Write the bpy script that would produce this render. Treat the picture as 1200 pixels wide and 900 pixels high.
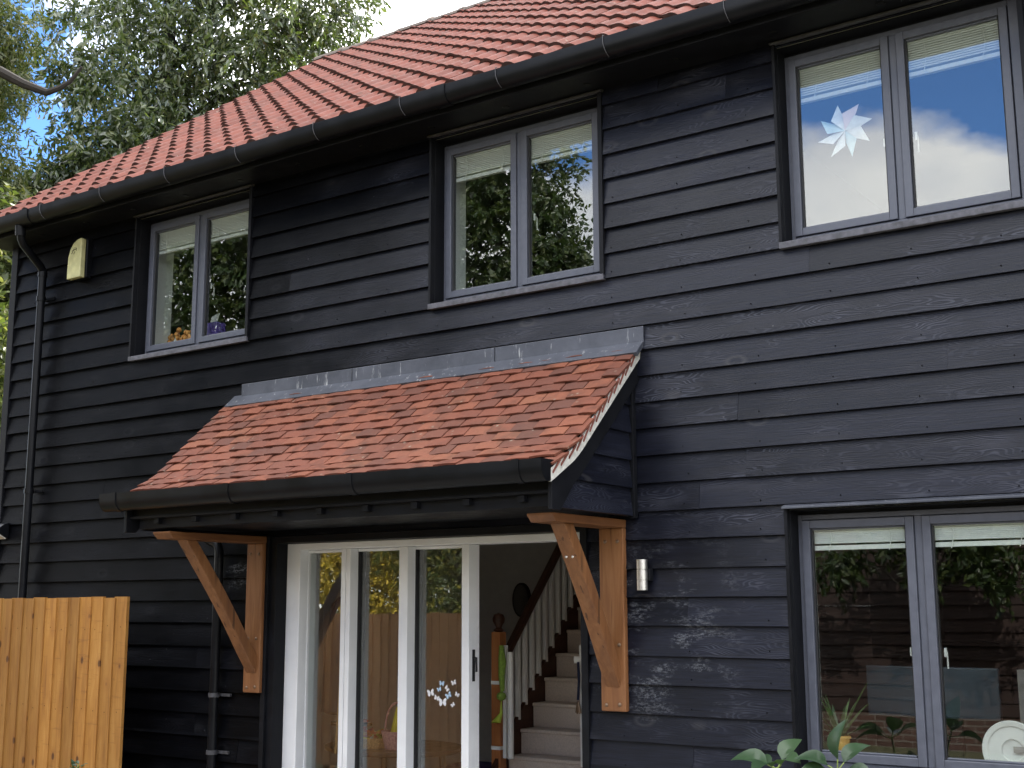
import bpy, math, random
import numpy as np
from mathutils import Vector, Matrix, Euler

for o in list(bpy.data.objects): bpy.data.objects.remove(o)
SC = bpy.context.scene
COL = SC.collection
rng = random.Random(7)
R = math.radians

# ------------------------------------------------------------------ camera
cam = bpy.data.cameras.new('Camera'); cam.sensor_width = 36.0; cam.lens = 44.044
cam.clip_start = 0.05; cam.clip_end = 4000
co = bpy.data.objects.new('Camera', cam); COL.objects.link(co)
yaw, pitch, roll = R(-34.762), R(10.020), R(-0.195)
F = Vector((math.sin(yaw)*math.cos(pitch), math.cos(yaw)*math.cos(pitch), math.sin(pitch)))
r0 = Vector((math.cos(yaw), -math.sin(yaw), 0)); u0 = r0.cross(F)
RR = r0*math.cos(roll)+u0*math.sin(roll); UU = u0*math.cos(roll)-r0*math.sin(roll)
co.matrix_world = Matrix(((RR.x, UU.x, -F.x, 0), (RR.y, UU.y, -F.y, -6.5), (RR.z, UU.z, -F.z, 1.75), (0, 0, 0, 1)))
SC.camera = co

# ------------------------------------------------------------------ light
SUN_EL, SUN_AZ = R(33), R(24)            # azimuth from +Y (behind the house) towards +X
sdir = Vector((math.sin(SUN_AZ)*math.cos(SUN_EL), math.cos(SUN_AZ)*math.cos(SUN_EL), math.sin(SUN_EL)))
sl = bpy.data.lights.new('Sun', 'SUN'); sl.energy = 2.3; sl.angle = R(0.6); sl.color = (1.0, 0.94, 0.85)
so = bpy.data.objects.new('Sun', sl); COL.objects.link(so)
so.rotation_euler = sdir.to_track_quat('Z', 'Y').to_euler(); so.location = (0, 30, 40)
SC.view_settings.view_transform = 'Standard'; SC.view_settings.look = 'None'
SC.view_settings.gamma = 1.0; SC.view_settings.exposure = 2.05
SC.view_settings.use_curve_mapping = False
SC.render.engine = 'CYCLES'
SC.cycles.max_bounces = 8; SC.cycles.transparent_max_bounces = 16; SC.cycles.diffuse_bounces = 4
SC.cycles.glossy_bounces = 4; SC.cycles.transmission_bounces = 6; SC.cycles.caustics_reflective = False
SC.cycles.use_denoising = True
SC.cycles.sample_clamp_indirect = 6.0

W = bpy.data.worlds.new('World'); SC.world = W; W.use_nodes = True
nt = W.node_tree; nt.nodes.clear()
def wn(t, **k):
    n = nt.nodes.new(t)
    for a, b in k.items(): setattr(n, a, b)
    return n
def wmath(op, a, b=None, clamp=False):
    n = wn('ShaderNodeMath', operation=op, use_clamp=clamp)
    for i, v in enumerate((a, b)):
        if v is None: continue
        if isinstance(v, (int, float)): n.inputs[i].default_value = v
        else: nt.links.new(v, n.inputs[i])
    return n.outputs[0]
CLOUD = 0.45
sky = wn('ShaderNodeTexSky', sky_type='NISHITA'); sky.sun_disc = False
sky.sun_elevation = SUN_EL; sky.sun_rotation = SUN_AZ; sky.altitude = 50; sky.air_density = 1.0; sky.dust_density = 0.2; sky.ozone_density = 4.0
tc = wn('ShaderNodeTexCoord'); sep = wn('ShaderNodeSeparateXYZ'); nt.links.new(tc.outputs['Generated'], sep.inputs[0])
nz = wn('ShaderNodeTexNoise'); nz.inputs['Scale'].default_value = 3.6; nz.inputs['Detail'].default_value = 9; nz.inputs['Roughness'].default_value = 0.58
mp = wn('ShaderNodeMapping'); mp.inputs['Scale'].default_value = (1, 1, 1.7); mp.inputs['Location'].default_value = (3.1, 0.4, 1.3)
nt.links.new(tc.outputs['Generated'], mp.inputs[0]); nt.links.new(mp.outputs[0], nz.inputs['Vector'])
nz2 = wn('ShaderNodeTexNoise'); nz2.inputs['Scale'].default_value = 9; nz2.inputs['Detail'].default_value = 8; nt.links.new(mp.outputs[0], nz2.inputs['Vector'])
# cloud banks: on the garden side a grey bank tops out near 20 degrees with a band of blue above it, unseen bright cloud added higher up to light the house front;
# behind the house bright cloud, blue to the far left
Z = sep.outputs[2]
low = wmath('MULTIPLY', wmath('SUBTRACT', 0.338, Z), 11)
high = wmath('MULTIPLY', wmath('SUBTRACT', Z, 0.50), 7)
front = wmath('MAXIMUM', low, wmath('MINIMUM', high, 1.0))
azl = wmath('ADD', wmath('MULTIPLY', sep.outputs[0], 0.9), 0.66)      # falls off to the left (-x)
back = wmath('MAXIMUM', wmath('MULTIPLY', azl, 5.0), wmath('MINIMUM', high, 1.0))
isb = wmath('GREATER_THAN', sep.outputs[1], 0.0)
mixb = wmath('ADD', wmath('MULTIPLY', isb, back), wmath('MULTIPLY', wmath('SUBTRACT', 1.0, isb), front))
dens = wmath('ADD', mixb, wmath('MULTIPLY', wmath('SUBTRACT', nz.outputs[0], 0.5), 2.6))
mask = wmath('MULTIPLY', wmath('ADD', wmath('MULTIPLY', dens, 3.2), 0.5, True), 0.96)
tint = wn('ShaderNodeMix', data_type='RGBA', blend_type='MULTIPLY'); tint.inputs[0].default_value = 1.0; tint.inputs[7].default_value = (0.72, 0.92, 1.18, 1)
nt.links.new(sky.outputs[0], tint.inputs[6])
bg1 = wn('ShaderNodeBackground'); bg1.inputs[1].default_value = 0.085; nt.links.new(tint.outputs[2], bg1.inputs[0])
cr = wn('ShaderNodeValToRGB'); nt.links.new(nz2.outputs[0], cr.inputs[0])
cr.color_ramp.elements[0].position = 0.3; cr.color_ramp.elements[0].color = (0.66, 0.68, 0.73, 1)
cr.color_ramp.elements[1].position = 0.68; cr.color_ramp.elements[1].color = (1.0, 0.985, 0.95, 1)
# the low bank over the garden is dimmer; the added high cloud and cloud near the sun are bright
lift = wmath('MULTIPLY', wmath('SUBTRACT', Z, 0.36), 6.0, True)
bright = wmath('ADD', 0.95, wmath('MULTIPLY', wmath('MAXIMUM', lift, isb), CLOUD))
bg2 = wn('ShaderNodeBackground'); nt.links.new(bright, bg2.inputs[1]); nt.links.new(cr.outputs[0], bg2.inputs[0])
mx = wn('ShaderNodeMixShader'); nt.links.new(mask, mx.inputs[0]); nt.links.new(bg1.outputs[0], mx.inputs[1]); nt.links.new(bg2.outputs[0], mx.inputs[2])
wo = wn('ShaderNodeOutputWorld'); nt.links.new(mx.outputs[0], wo.inputs[0])

# ------------------------------------------------------------------ material helpers
class NM:
    def __init__(s, name):
        s.m = bpy.data.materials.new(name); s.m.use_nodes = True; s.t = s.m.node_tree; s.t.nodes.clear()
        s.out = s.n('ShaderNodeOutputMaterial'); s.b = s.n('ShaderNodeBsdfPrincipled'); s.l(s.b.outputs[0], s.out.inputs[0])
        s.tc = s.n('ShaderNodeTexCoord'); s.geo = s.n('ShaderNodeNewGeometry')
    def n(s, t, **k):
        n = s.t.nodes.new(t)
        for a, b in k.items(): setattr(n, a, b)
        return n
    def l(s, a, b): s.t.links.new(a, b)
    def put(s, v, sock):
        if isinstance(v, (int, float, tuple, list)): sock.default_value = v
        else: s.l(v, sock)
    def math(s, op, a, b=0.0, clamp=False):
        n = s.n('ShaderNodeMath', operation=op, use_clamp=clamp); s.put(a, n.inputs[0]); s.put(b, n.inputs[1]); return n.outputs[0]
    def coords(s, scale=(1, 1, 1), island=0.0, loc=(0, 0, 0)):
        m = s.n('ShaderNodeMapping'); m.inputs['Scale'].default_value = scale; m.inputs['Location'].default_value = loc
        src = s.tc.outputs['Object']
        if island:
            c = s.n('ShaderNodeCombineXYZ'); v = s.math('MULTIPLY', s.geo.outputs['Random Per Island'], island)
            s.l(v, c.inputs[0]); s.l(s.math('MULTIPLY', v, 0.37), c.inputs[1]); s.l(s.math('MULTIPLY', v, 1.7), c.inputs[2])
            a = s.n('ShaderNodeVectorMath', operation='ADD'); s.l(src, a.inputs[0]); s.l(c.outputs[0], a.inputs[1]); src = a.outputs[0]
        s.l(src, m.inputs[0]); return m.outputs[0]
    def noise(s, vec, scale=5, detail=4, rough=0.55, dist=0.0):
        n = s.n('ShaderNodeTexNoise'); s.l(vec, n.inputs['Vector']); n.inputs['Scale'].default_value = scale
        n.inputs['Detail'].default_value = detail; n.inputs['Roughness'].default_value = rough; n.inputs['Distortion'].default_value = dist
        return n.outputs[0]
    def ramp(s, fac, *stops):
        r = s.n('ShaderNodeValToRGB'); s.put(fac, r.inputs[0]); e = r.color_ramp.elements
        while len(e) < len(stops): e.new(0.5)
        for el, (p, c) in zip(e, stops):
            el.position = p; el.color = (c, c, c, 1) if isinstance(c, (int, float)) else (*c, 1)
        return r.outputs[0]
    def mix(s, fac, a, b, mode='MIX'):
        n = s.n('ShaderNodeMix', data_type='RGBA', blend_type=mode); s.put(fac, n.inputs[0])
        for v, i in ((a, 6), (b, 7)):
            if isinstance(v, tuple): n.inputs[i].default_value = (*v, 1)
            else: s.l(v, n.inputs[i])
        return n.outputs[2]
    def col(s, v):
        if isinstance(v, tuple): s.b.inputs['Base Color'].default_value = (*v, 1)
        else: s.l(v, s.b.inputs['Base Color'])
    def rough(s, v): s.put(v, s.b.inputs['Roughness'])
    def spec(s, v): s.put(v, s.b.inputs['Specular IOR Level'])
    def bump(s, h, strength=0.3, dist=0.01):
        b = s.n('ShaderNodeBump'); b.inputs['Strength'].default_value = strength; b.inputs['Distance'].default_value = dist
        s.l(h, b.inputs['Height']); s.l(b.outputs[0], s.b.inputs['Normal'])
    @property
    def rnd(s): return s.geo.outputs['Random Per Island']

def plain(name, c, rough=0.5, metal=0.0, spec=0.5, var=0.15, nscale=14, bump=0.0):
    k = NM(name); v = k.coords()
    n = k.noise(v, nscale, 5)
    lo = tuple(x*(1-var) for x in c); hi = tuple(min(1, x*(1+var)) for x in c)
    k.col(k.ramp(n, (0.3, lo), (0.7, hi))); k.rough(k.ramp(n, (0.25, max(0, rough-0.08)), (0.75, min(1, rough+0.08))))
    k.b.inputs['Metallic'].default_value = metal; k.spec(spec)
    if bump: k.bump(n, bump, 0.004)
    return k.m

def stained_boards(name='black stained boards'):
    k = NM(name)
    v = k.coords((1.0, 1.0, 1.0), 60)
    warp = k.noise(k.coords((0.9, 1, 5.0), 60), 1.6, 2)
    # grain: rings cut lengthwise, stretched along the board
    vv = k.n('ShaderNodeVectorMath', operation='MULTIPLY_ADD'); k.l(v, vv.inputs[0]); vv.inputs[1].default_value = (2.2, 1, 26)
    c = k.n('ShaderNodeCombineXYZ'); k.l(k.math('MULTIPLY', warp, 13), c.inputs[2]); k.l(c.outputs[0], vv.inputs[2])
    wv = k.n('ShaderNodeTexWave', wave_type='BANDS', bands_direction='Z'); k.l(vv.outputs[0], wv.inputs['Vector'])
    wv.inputs['Scale'].default_value = 0.75; wv.inputs['Distortion'].default_value = 2.2; wv.inputs['Detail'].default_value = 3; wv.inputs['Detail Scale'].default_value = 1.4
    fine = k.noise(k.coords((5, 1, 160), 60), 1.0, 4, 0.6)
    # knots
    vk = k.n('ShaderNodeTexVoronoi', feature='F1'); k.l(k.coords((2.1, 1.0, 4.2), 60), vk.inputs['Vector']); vk.inputs['Scale'].default_value = 1.0
    knot = k.ramp(vk.outputs['Distance'], (0.03, 1.0), (0.12, 0.0))
    ring = k.ramp(vk.outputs['Distance'], (0.07, 0.0), (0.11, 1.0), (0.17, 0.0))
    blotch = k.noise(k.coords((1.3, 1, 3.0), 60), 1.5, 5)
    wear = k.noise(k.coords((0.55, 1, 0.5), 0, (4, 0, 2)), 1.2, 4)
    ridge = k.math('MULTIPLY', k.ramp(wv.outputs['Fac'], (0.55, 0.0), (0.95, 1.0)), k.ramp(blotch, (0.50, 0.0), (0.68, 1.0)))
    sx = k.n('ShaderNodeSeparateXYZ'); k.l(k.tc.outputs['Object'], sx.inputs[0])
    age = k.math('ADD', k.math('MULTIPLY', k.math('SUBTRACT', sx.outputs[0], HX-6.6), 1/3.4), k.math('ADD', k.math('MULTIPLY', k.math('SUBTRACT', wear, .5), 1.6), k.math('MULTIPLY', k.math('SUBTRACT', k.rnd, .5), .35)), True)
    tone = k.math('ADD', k.math('MULTIPLY', blotch, 0.7), k.math('MULTIPLY', k.rnd, 0.3))
    fresh = k.ramp(tone, (0.25, (0.0012, 0.0013, 0.0019)), (0.75, (0.0036, 0.0039, 0.0052)))
    old_sheen = k.ramp(tone, (0.25, (0.0022, 0.0027, 0.0058)), (0.75, (0.0088, 0.0103, 0.0195)))  # weathered stain; its extra blue is sky sheen put into the colour
    base = k.mix(age, fresh, old_sheen)
    base = k.mix(1.0, base, k.ramp(fine, (0.3, 0.55), (0.7, 1.45)), 'MULTIPLY')
    worn = k.mix(k.math('MULTIPLY', ridge, k.ramp(age, (0.1, 0.08), (0.8, 1.0))), base, (0.036, 0.039, 0.054))
    worn = k.mix(k.math('MULTIPLY', ring, k.ramp(age, (0, .15), (1, .75))), worn, (0.032, 0.032, 0.036))
    # flaked patches where the stain has come off in short horizontal scabs (around the lamp, by the porch)
    def win(o, a, b, f):
        lo = k.math('MULTIPLY', k.math('SUBTRACT', o, a), 1/f, True); hi = k.math('MULTIPLY', k.math('SUBTRACT', b, o), 1/f, True)
        return k.math('MULTIPLY', lo, hi)
    reg = k.math('MULTIPLY', win(sx.outputs[0], -4.05+HX, -2.95+HX, 0.25), win(sx.outputs[2], 1.05, 2.15, 0.25))
    reg2 = k.math('MULTIPLY', win(sx.outputs[0], -7.2+HX, -6.65+HX, 0.15), win(sx.outputs[2], 1.85, 2.15, 0.1))
    reg = k.math('MAXIMUM', reg, reg2)
    fl = k.noise(k.coords((16, 1, 40)), 2.6, 6, 0.75); big = k.noise(k.coords((2.2, 1, 6.5)), 1.5, 3)
    flake = k.math('MULTIPLY', reg, k.math('MULTIPLY', k.ramp(fl, (0.48, 0.0), (0.60, 1.0)), k.ramp(big, (0.50, 0.0), (0.62, 1.0))))
    colr = k.mix(k.math('MULTIPLY', flake, 0.6), worn, (0.17, 0.18, 0.20))
    # small light specks: chips and droppings
    sp = k.n('ShaderNodeTexVoronoi', feature='F1'); k.l(k.coords((6, 1, 9)), sp.inputs['Vector']); sp.inputs['Scale'].default_value = 1.6
    speck = k.math('MULTIPLY', k.ramp(sp.outputs['Distance'], (0.045, 1.0), (0.075, 0.0)), k.ramp(blotch, (0.5, 0.0), (0.6, 1.0)))
    colr = k.mix(k.math('MULTIPLY', speck, 0.45), colr, (0.10, 0.10, 0.11))
    k.col(colr)
    k.rough(k.math('ADD', k.ramp(blotch, (0.3, 0.31), (0.7, 0.50)), k.math('MULTIPLY', flake, 0.3)))
    k.spec(k.ramp(age, (0, .06), (1, .26)))
    h = k.math('ADD', k.math('MULTIPLY', k.math('MULTIPLY', wv.outputs['Fac'], k.ramp(blotch, (0.42, 0.15), (0.66, 1.0))), 0.42), k.math('ADD', k.math('MULTIPLY', fine, 0.6), k.math('MULTIPLY', knot, -0.6)))
    k.bump(h, 0.34, 0.0042)
    return k.m

def timber(name, c1, c2, c3, axis='Z', rough=0.6, island=40, knots=True, scale=1.0, stain=None, crack=False):
    k = NM(name)
    st = {'X': (1.6, 18, 18), 'Y': (18, 1.6, 18), 'Z': (18, 18, 1.6)}[axis]
    st = tuple(x*scale for x in st)
    v = k.coords(st, island)
    g = k.noise(v, 1.4, 7, 0.62, 0.6); g2 = k.noise(k.coords(tuple(x*0.3 for x in st), island), 1.2, 3)
    col = k.ramp(k.math('ADD', k.math('MULTIPLY', g, 0.7), k.math('MULTIPLY', g2, 0.3)), (0.3, c1), (0.5, c2), (0.72, c3))
    tint = k.ramp(k.rnd, (0.0, 0.82), (1.0, 1.14))
    col = k.mix(1.0, col, tint, 'MULTIPLY')
    h = g
    if knots:
        vk = k.n('ShaderNodeTexVoronoi', feature='F1'); ks = {'X': (1.3, 9, 9), 'Y': (9, 1.3, 9), 'Z': (9, 9, 1.5)}[axis]
        k.l(k.coords(ks, island), vk.inputs['Vector']); vk.inputs['Scale'].default_value = 1.0
        kn = k.ramp(vk.outputs['Distance'], (0.10, 1.0), (0.2, 0.0)); col = k.mix(k.math('MULTIPLY', kn, 0.75), col, tuple(x*0.28 for x in c1))
    if crack:
        cv = k.noise(k.coords({'X': (0.8, 30, 30), 'Y': (30, 0.8, 30), 'Z': (30, 30, 0.8)}[axis], island), 1.0, 2, 0.5); col = k.mix(k.ramp(cv, (0.668, 0.0), (0.69, 0.75)), col, tuple(x*0.25 for x in c1))
    if stain:
        s_ = k.noise(k.coords((2.2, 2.2, 0.8)), 1.5, 4); col = k.mix(k.ramp(s_, (0.5, 0.0), (0.75, 0.6)), col, stain)
    k.col(col); k.rough(rough); k.spec(0.35); k.bump(h, 0.3, 0.003)
    return k.m

def clay(name, stops, dust=(0.30, 0.2, 0.15), rough=0.72, dirt=0.35, grime=(0.05, 0.035, 0.025), moss=0.5):
    k = NM(name)
    n = k.noise(k.coords((1, 1, 1), 30), 14, 5, 0.6); n2 = k.noise(k.coords((1, 1, 1)), 1.4, 4)
    f = k.math('ADD', k.math('MULTIPLY', k.rnd, 0.60), k.math('ADD', k.math('MULTIPLY', n, 0.28), k.math('MULTIPLY', n2, 0.14)))
    col = k.ramp(f, *stops)
    smo = k.noise(k.coords((7, 7, 7), 20), 1.0, 2)      # kiln-flashed ends of some tiles
    col = k.mix(k.math('MULTIPLY', k.ramp(smo, (0.50, 0.0), (0.68, 0.55)), k.ramp(k.rnd, (0.3, 0.0), (0.6, 1.0))), col, tuple(x*0.55 for x in stops[0][1]))
    col = k.mix(k.math('MULTIPLY', k.ramp(n2, (0.5, 0.0), (0.8, dirt)), k.ramp(n, (0.4, 0.2), (0.65, 1.0))), col, dust)
    gr = k.noise(k.coords((1, 1, 1), 0, (7, 3, 1)), 2.3, 6, 0.7)   # soot and algae in irregular patches across tiles
    col = k.mix(k.math('MULTIPLY', k.ramp(gr, (0.52, 0.0), (0.72, moss)), k.ramp(n, (0.35, 0.3), (0.6, 1.0))), col, grime)
    sp = k.n('ShaderNodeTexVoronoi', feature='F1'); k.l(k.coords((9, 9, 9)), sp.inputs['Vector']); sp.inputs['Scale'].default_value = 1.6
    col = k.mix(k.math('MULTIPLY', k.ramp(sp.outputs['Distance'], (0.10, 1.0), (0.16, 0.0)), k.ramp(gr, (0.50, 0.0), (0.60, 0.5))), col, (0.30, 0.28, 0.22))
    k.col(col); k.rough(k.ramp(n, (0.3, rough-0.12), (0.7, rough+0.1))); k.spec(0.22)
    k.bump(k.noise(k.coords((1, 1, 1), 30), 60, 4, 0.6), 0.3, 0.004)
    return k.m

def glass(name, base=0.2, tint=(0.93, 0.96, 0.95), wob=0.012):
    k = NM(name); k.t.nodes.remove(k.b)
    tr = k.n('ShaderNodeBsdfTransparent'); tr.inputs[0].default_value = (*tint, 1)
    gl = k.n('ShaderNodeBsdfGlossy'); gl.inputs['Roughness'].default_value = 0.0
    lw = k.n('ShaderNodeLayerWeight'); lw.inputs['Blend'].default_value = 0.5      # Schlick's curve, the same from either side of the pane
    fac = k.math('ADD', k.math('MULTIPLY', k.math('POWER', lw.outputs['Facing'], 5.0), 0.9), base+0.04, True)
    bp = k.n('ShaderNodeBump'); bp.inputs['Strength'].default_value = wob; bp.inputs['Distance'].default_value = 0.05
    k.l(k.noise(k.coords((1, 1, 1)), 2.5, 1), bp.inputs['Height']); k.l(bp.outputs[0], gl.inputs['Normal'])
    ms = k.n('ShaderNodeMixShader'); k.l(fac, ms.inputs[0]); k.l(tr.outputs[0], ms.inputs[1]); k.l(gl.outputs[0], ms.inputs[2]); k.l(ms.outputs[0], k.out.inputs[0])
    return k.m

def leafmat(name, a, b, c, trans=0.45, rough=0.42, spec=0.5):
    k = NM(name)
    col = k.ramp(k.rnd, (0.0, a), (0.55, b), (0.9, c))
    n = k.noise(k.coords(), 0.55, 3); col = k.mix(1.0, col, k.ramp(n, (0.3, 0.78), (0.7, 1.25)), 'MULTIPLY')
    k.col(col); k.rough(rough); k.spec(spec)
    tl = k.n('ShaderNodeBsdfTranslucent'); k.l(k.mix(1.0, col, (1.5, 1.7, 0.6), 'MULTIPLY'), tl.inputs[0])
    ms = k.n('ShaderNodeMixShader'); ms.inputs[0].default_value = trans; k.l(k.b.outputs[0], ms.inputs[1]); k.l(tl.outputs[0], ms.inputs[2]); k.l(ms.outputs[0], k.out.inputs[0])
    return k.m

HX = 4.0   # house root sits at x = -4, so its textures' x runs from there
M = {}
M['board'] = stained_boards()
M['black'] = plain('black painted timber', (0.006, 0.0065, 0.0085), 0.5, var=0.35, nscale=9, bump=0.15, spec=0.15)
M['plastic'] = plain('black gutter plastic', (0.005, 0.0055, 0.007), 0.36, var=0.25, nscale=5, spec=0.15)
M['frame'] = plain('grey painted window timber', (0.080, 0.087, 0.112), 0.42, var=0.10, nscale=22, bump=0.05)
M['frame_dk'] = plain('rubber gasket', (0.012, 0.012, 0.014), 0.6)
M['sill'] = plain('weathered grey sill', (0.075, 0.075, 0.09), 0.7, var=0.45, nscale=30, bump=0.3)
M['drip'] = plain('worn grey drip strip', (0.045, 0.045, 0.05), 0.6, var=0.5, nscale=26, bump=0.3)
M['upvc'] = plain('white painted door frame', (0.78, 0.79, 0.80), 0.38, var=0.04, nscale=6)
M['plaster'] = plain('white plaster', (0.84, 0.84, 0.81), 0.85, var=0.04)
M['room'] = plain('dim painted wall', (0.70, 0.67, 0.65), 0.9, var=0.05)
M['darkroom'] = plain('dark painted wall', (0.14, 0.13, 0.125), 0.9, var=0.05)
M['floor'] = plain('oak laminate floor', (0.36, 0.26, 0.17), 0.6)
M['pantile'] = clay('red clay pantile', [(0.0, (0.088, 0.022, 0.014)), (0.5, (0.135, 0.034, 0.021)), (1.0, (0.17, 0.049, 0.032))], dust=(0.15, 0.075, 0.058), dirt=0.35)
M['tile'] = clay('plain clay tile', [(0.12, (0.085, 0.040, 0.031)), (0.30, (0.125, 0.047, 0.032)), (0.5, (0.165, 0.056, 0.035)), (0.75, (0.198, 0.070, 0.041)), (0.95, (0.220, 0.088, 0.048))], dust=(0.10, 0.075, 0.055))
M['nose'] = plain('mossy shaded tile nose', (0.052, 0.022, 0.016), 0.9, var=0.4, nscale=20)  # moss and dirt, plus the shade on the tile ends put into the colour
M['tile_edge'] = plain('red clay edge', (0.17, 0.055, 0.04), 0.8, var=0.3)
M['ridge'] = plain('grey weathered ridge tile', (0.13, 0.105, 0.09), 0.85, var=0.3, bump=0.3)
M['mortar'] = plain('pale verge mortar', (0.55, 0.54, 0.50), 0.9, var=0.2, nscale=30, bump=0.6)
k = NM('lead sheet')
n = k.noise(k.coords((1, 1, 1)), 3.5, 6, 0.65); ns = k.noise(k.coords((14, 14, 2.0)), 2.0, 5, 0.7)
c_ = k.ramp(n, (0.3, (0.036, 0.041, 0.055)), (0.7, (0.085, 0.092, 0.115))); c_ = k.mix(k.ramp(ns, (0.60, 0.0), (0.72, 0.75)), c_, (0.5, 0.51, 0.52))
k.col(c_); k.rough(0.5); k.b.inputs['Metallic'].default_value = 0.25; k.bump(n, 0.35, 0.01); M['lead'] = k.m
M['oak'] = timber('oiled oak', (0.14, 0.056, 0.022), (0.235, 0.100, 0.037), (0.315, 0.152, 0.065), 'Z', 0.5, knots=True, stain=(0.10, 0.042, 0.022), crack=True)
M['oak_y'] = timber('oiled oak crosswise', (0.11, 0.042, 0.017), (0.185, 0.076, 0.028), (0.25, 0.115, 0.047), 'Y', 0.5, knots=False)
def fence_mat():
    k = NM('orange treated fence board')
    g = k.noise(k.coords((16, 16, 1.5), 50), 1.4, 7, 0.62, 0.8); g2 = k.noise(k.coords((3, 3, 1.1), 50), 1.3, 4)
    col = k.ramp(k.math('ADD', k.math('MULTIPLY', g, 0.6), k.math('MULTIPLY', g2, 0.4)), (0.3, (0.19, 0.078, 0.016)), (0.5, (0.305, 0.142, 0.030)), (0.72, (0.40, 0.215, 0.060)))
    col = k.mix(1.0, col, k.ramp(k.rnd, (0.0, 0.72), (1.0, 1.15)), 'MULTIPLY')
    kn = k.n('ShaderNodeTexVoronoi', feature='F1'); k.l(k.coords((6.5, 6.5, 4.4), 50), kn.inputs['Vector']); kn.inputs['Scale'].default_value = 1.0
    halo = k.ramp(kn.outputs['Distance'], (0.08, 1.0), (0.36, 0.0)); core = k.ramp(kn.outputs['Distance'], (0.085, 1.0), (0.14, 0.0))
    col = k.mix(k.math('MULTIPLY', halo, 0.45), col, (0.22, 0.085, 0.02)); col = k.mix(k.math('MULTIPLY', core, 0.85), col, (0.055, 0.022, 0.008))
    saw = k.noise(k.coords((3, 3, 34), 50), 1.6, 3, 0.6); col = k.mix(k.math('MULTIPLY', k.ramp(saw, (0.60, 0.0), (0.66, 0.45)), k.ramp(k.rnd, (0.45, 0.0), (0.6, 1.0))), col, (0.19, 0.085, 0.022))
    k.col(col); k.rough(0.78); k.spec(0.3); k.bump(k.math('ADD', g, k.math('MULTIPLY', core, -.6)), 0.35, 0.004)
    return k.m
M['fence'] = fence_mat()
M['fence_brown'] = timber('brown fence board', (0.30, 0.15, 0.062), (0.42, 0.225, 0.098), (0.52, 0.31, 0.15), 'Z', 0.8, island=50)
M['barn'] = timber('reddish brown weatherboard', (0.016, 0.008, 0.0065), (0.025, 0.012, 0.009), (0.036, 0.018, 0.013), 'X', 0.65, island=30)
M['steel'] = plain('brushed stainless steel', (0.62, 0.60, 0.56), 0.42, metal=1.0, var=0.08, nscale=40)
M['nail_dark'] = plain('blackened nail head', (0.0015, 0.0015, 0.002), 0.7, spec=0.1)
M['nail'] = plain('dull steel bolt head', (0.22, 0.15, 0.10), 0.4, metal=0.8)
M['yellow'] = plain('faded yellow plastic', (0.50, 0.48, 0.24), 0.5, var=0.18, nscale=16)
M['blind'] = plain('white blind slat', (0.86, 0.86, 0.82), 0.5, var=0.03)
M['glass'] = glass('mirror bright glass', 0.095, wob=0.010)
M['glass_low'] = glass('clear glass', 0.045, wob=0.010)
M['glass_door'] = glass('door glass', 0.12, wob=0.008)
M['carpet'] = plain('beige stair carpet', (0.58, 0.49, 0.42), 0.95, var=0.12, nscale=90, bump=0.4)
M['mahog'] = timber('dark stained handrail', (0.035, 0.012, 0.007), (0.055, 0.019, 0.010), (0.075, 0.028, 0.014), 'Y', 0.4, knots=False)
M['newel'] = timber('varnished newel', (0.30, 0.10, 0.035), (0.40, 0.15, 0.05), (0.46, 0.19, 0.07), 'Z', 0.35, knots=False)
M['white'] = plain('white gloss paint', (0.74, 0.73, 0.70), 0.4, var=0.03)
M['lime'] = plain('lime green plush', (0.20, 0.31, 0.05), 0.95, var=0.25, nscale=60)
M['purple'] = plain('purple card', (0.14, 0.08, 0.42), 0.6)
M['purple_cloth'] = plain('dark purple cloth', (0.045, 0.022, 0.10), 0.9)
M['bark'] = plain('grey brown bark', (0.022, 0.018, 0.014), 0.9, var=0.45, nscale=16, bump=0.8)
M['leaf_ash'] = leafmat('ash leaf', (0.042, 0.062, 0.030), (0.070, 0.098, 0.045), (0.13, 0.155, 0.058), 0.30, 0.26, 1.0)
M['leaf_pine'] = leafmat('yellow green leaf', (0.062, 0.085, 0.034), (0.112, 0.135, 0.055), (0.20, 0.20, 0.095), 0.40, 0.38)
M['leaf_dark'] = leafmat('dark green leaf', (0.018, 0.035, 0.012), (0.035, 0.058, 0.018), (0.065, 0.085, 0.025), 0.3, 0.4)
M['leaf_gold'] = leafmat('autumn gold leaf', (0.13, 0.11, 0.012), (0.36, 0.27, 0.03), (0.60, 0.43, 0.06), 0.35, 0.5)
M['leaf_mixed'] = leafmat('green leaf turning gold', (0.025, 0.045, 0.012), (0.055, 0.080, 0.018), (0.22, 0.19, 0.025), 0.35, 0.45)
M['leaf_house'] = leafmat('houseplant leaf', (0.04, 0.085, 0.032), (0.07, 0.13, 0.045), (0.12, 0.20, 0.08), 0.25, 0.35)
M['leaf_plant'] = leafmat('broad green leaf', (0.022, 0.048, 0.022), (0.032, 0.066, 0.030), (0.045, 0.085, 0.038), 0.2, 0.38)
M['stem'] = plain('yellow green stem', (0.20, 0.26, 0.06), 0.6)
M['terracotta'] = plain('yellow ochre pot', (0.55, 0.30, 0.06), 0.5)
M['orange'] = plain('dried orange petals', (0.75, 0.30, 0.08), 0.8, var=0.5, nscale=40)
M['basket'] = plain('pink woven wicker', (0.60, 0.28, 0.27), 0.8, var=0.4, nscale=90, bump=0.8)
M['cane'] = plain('tan woven cane', (0.55, 0.32, 0.13), 0.8, var=0.4, nscale=90, bump=0.8)
M['bright_yellow'] = plain('bright yellow tube', (0.85, 0.68, 0.03), 0.45)
M['red'] = plain('red plastic', (0.55, 0.08, 0.04), 0.45)
M['magenta'] = plain('magenta cloth', (0.30, 0.03, 0.12), 0.8)
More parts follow.
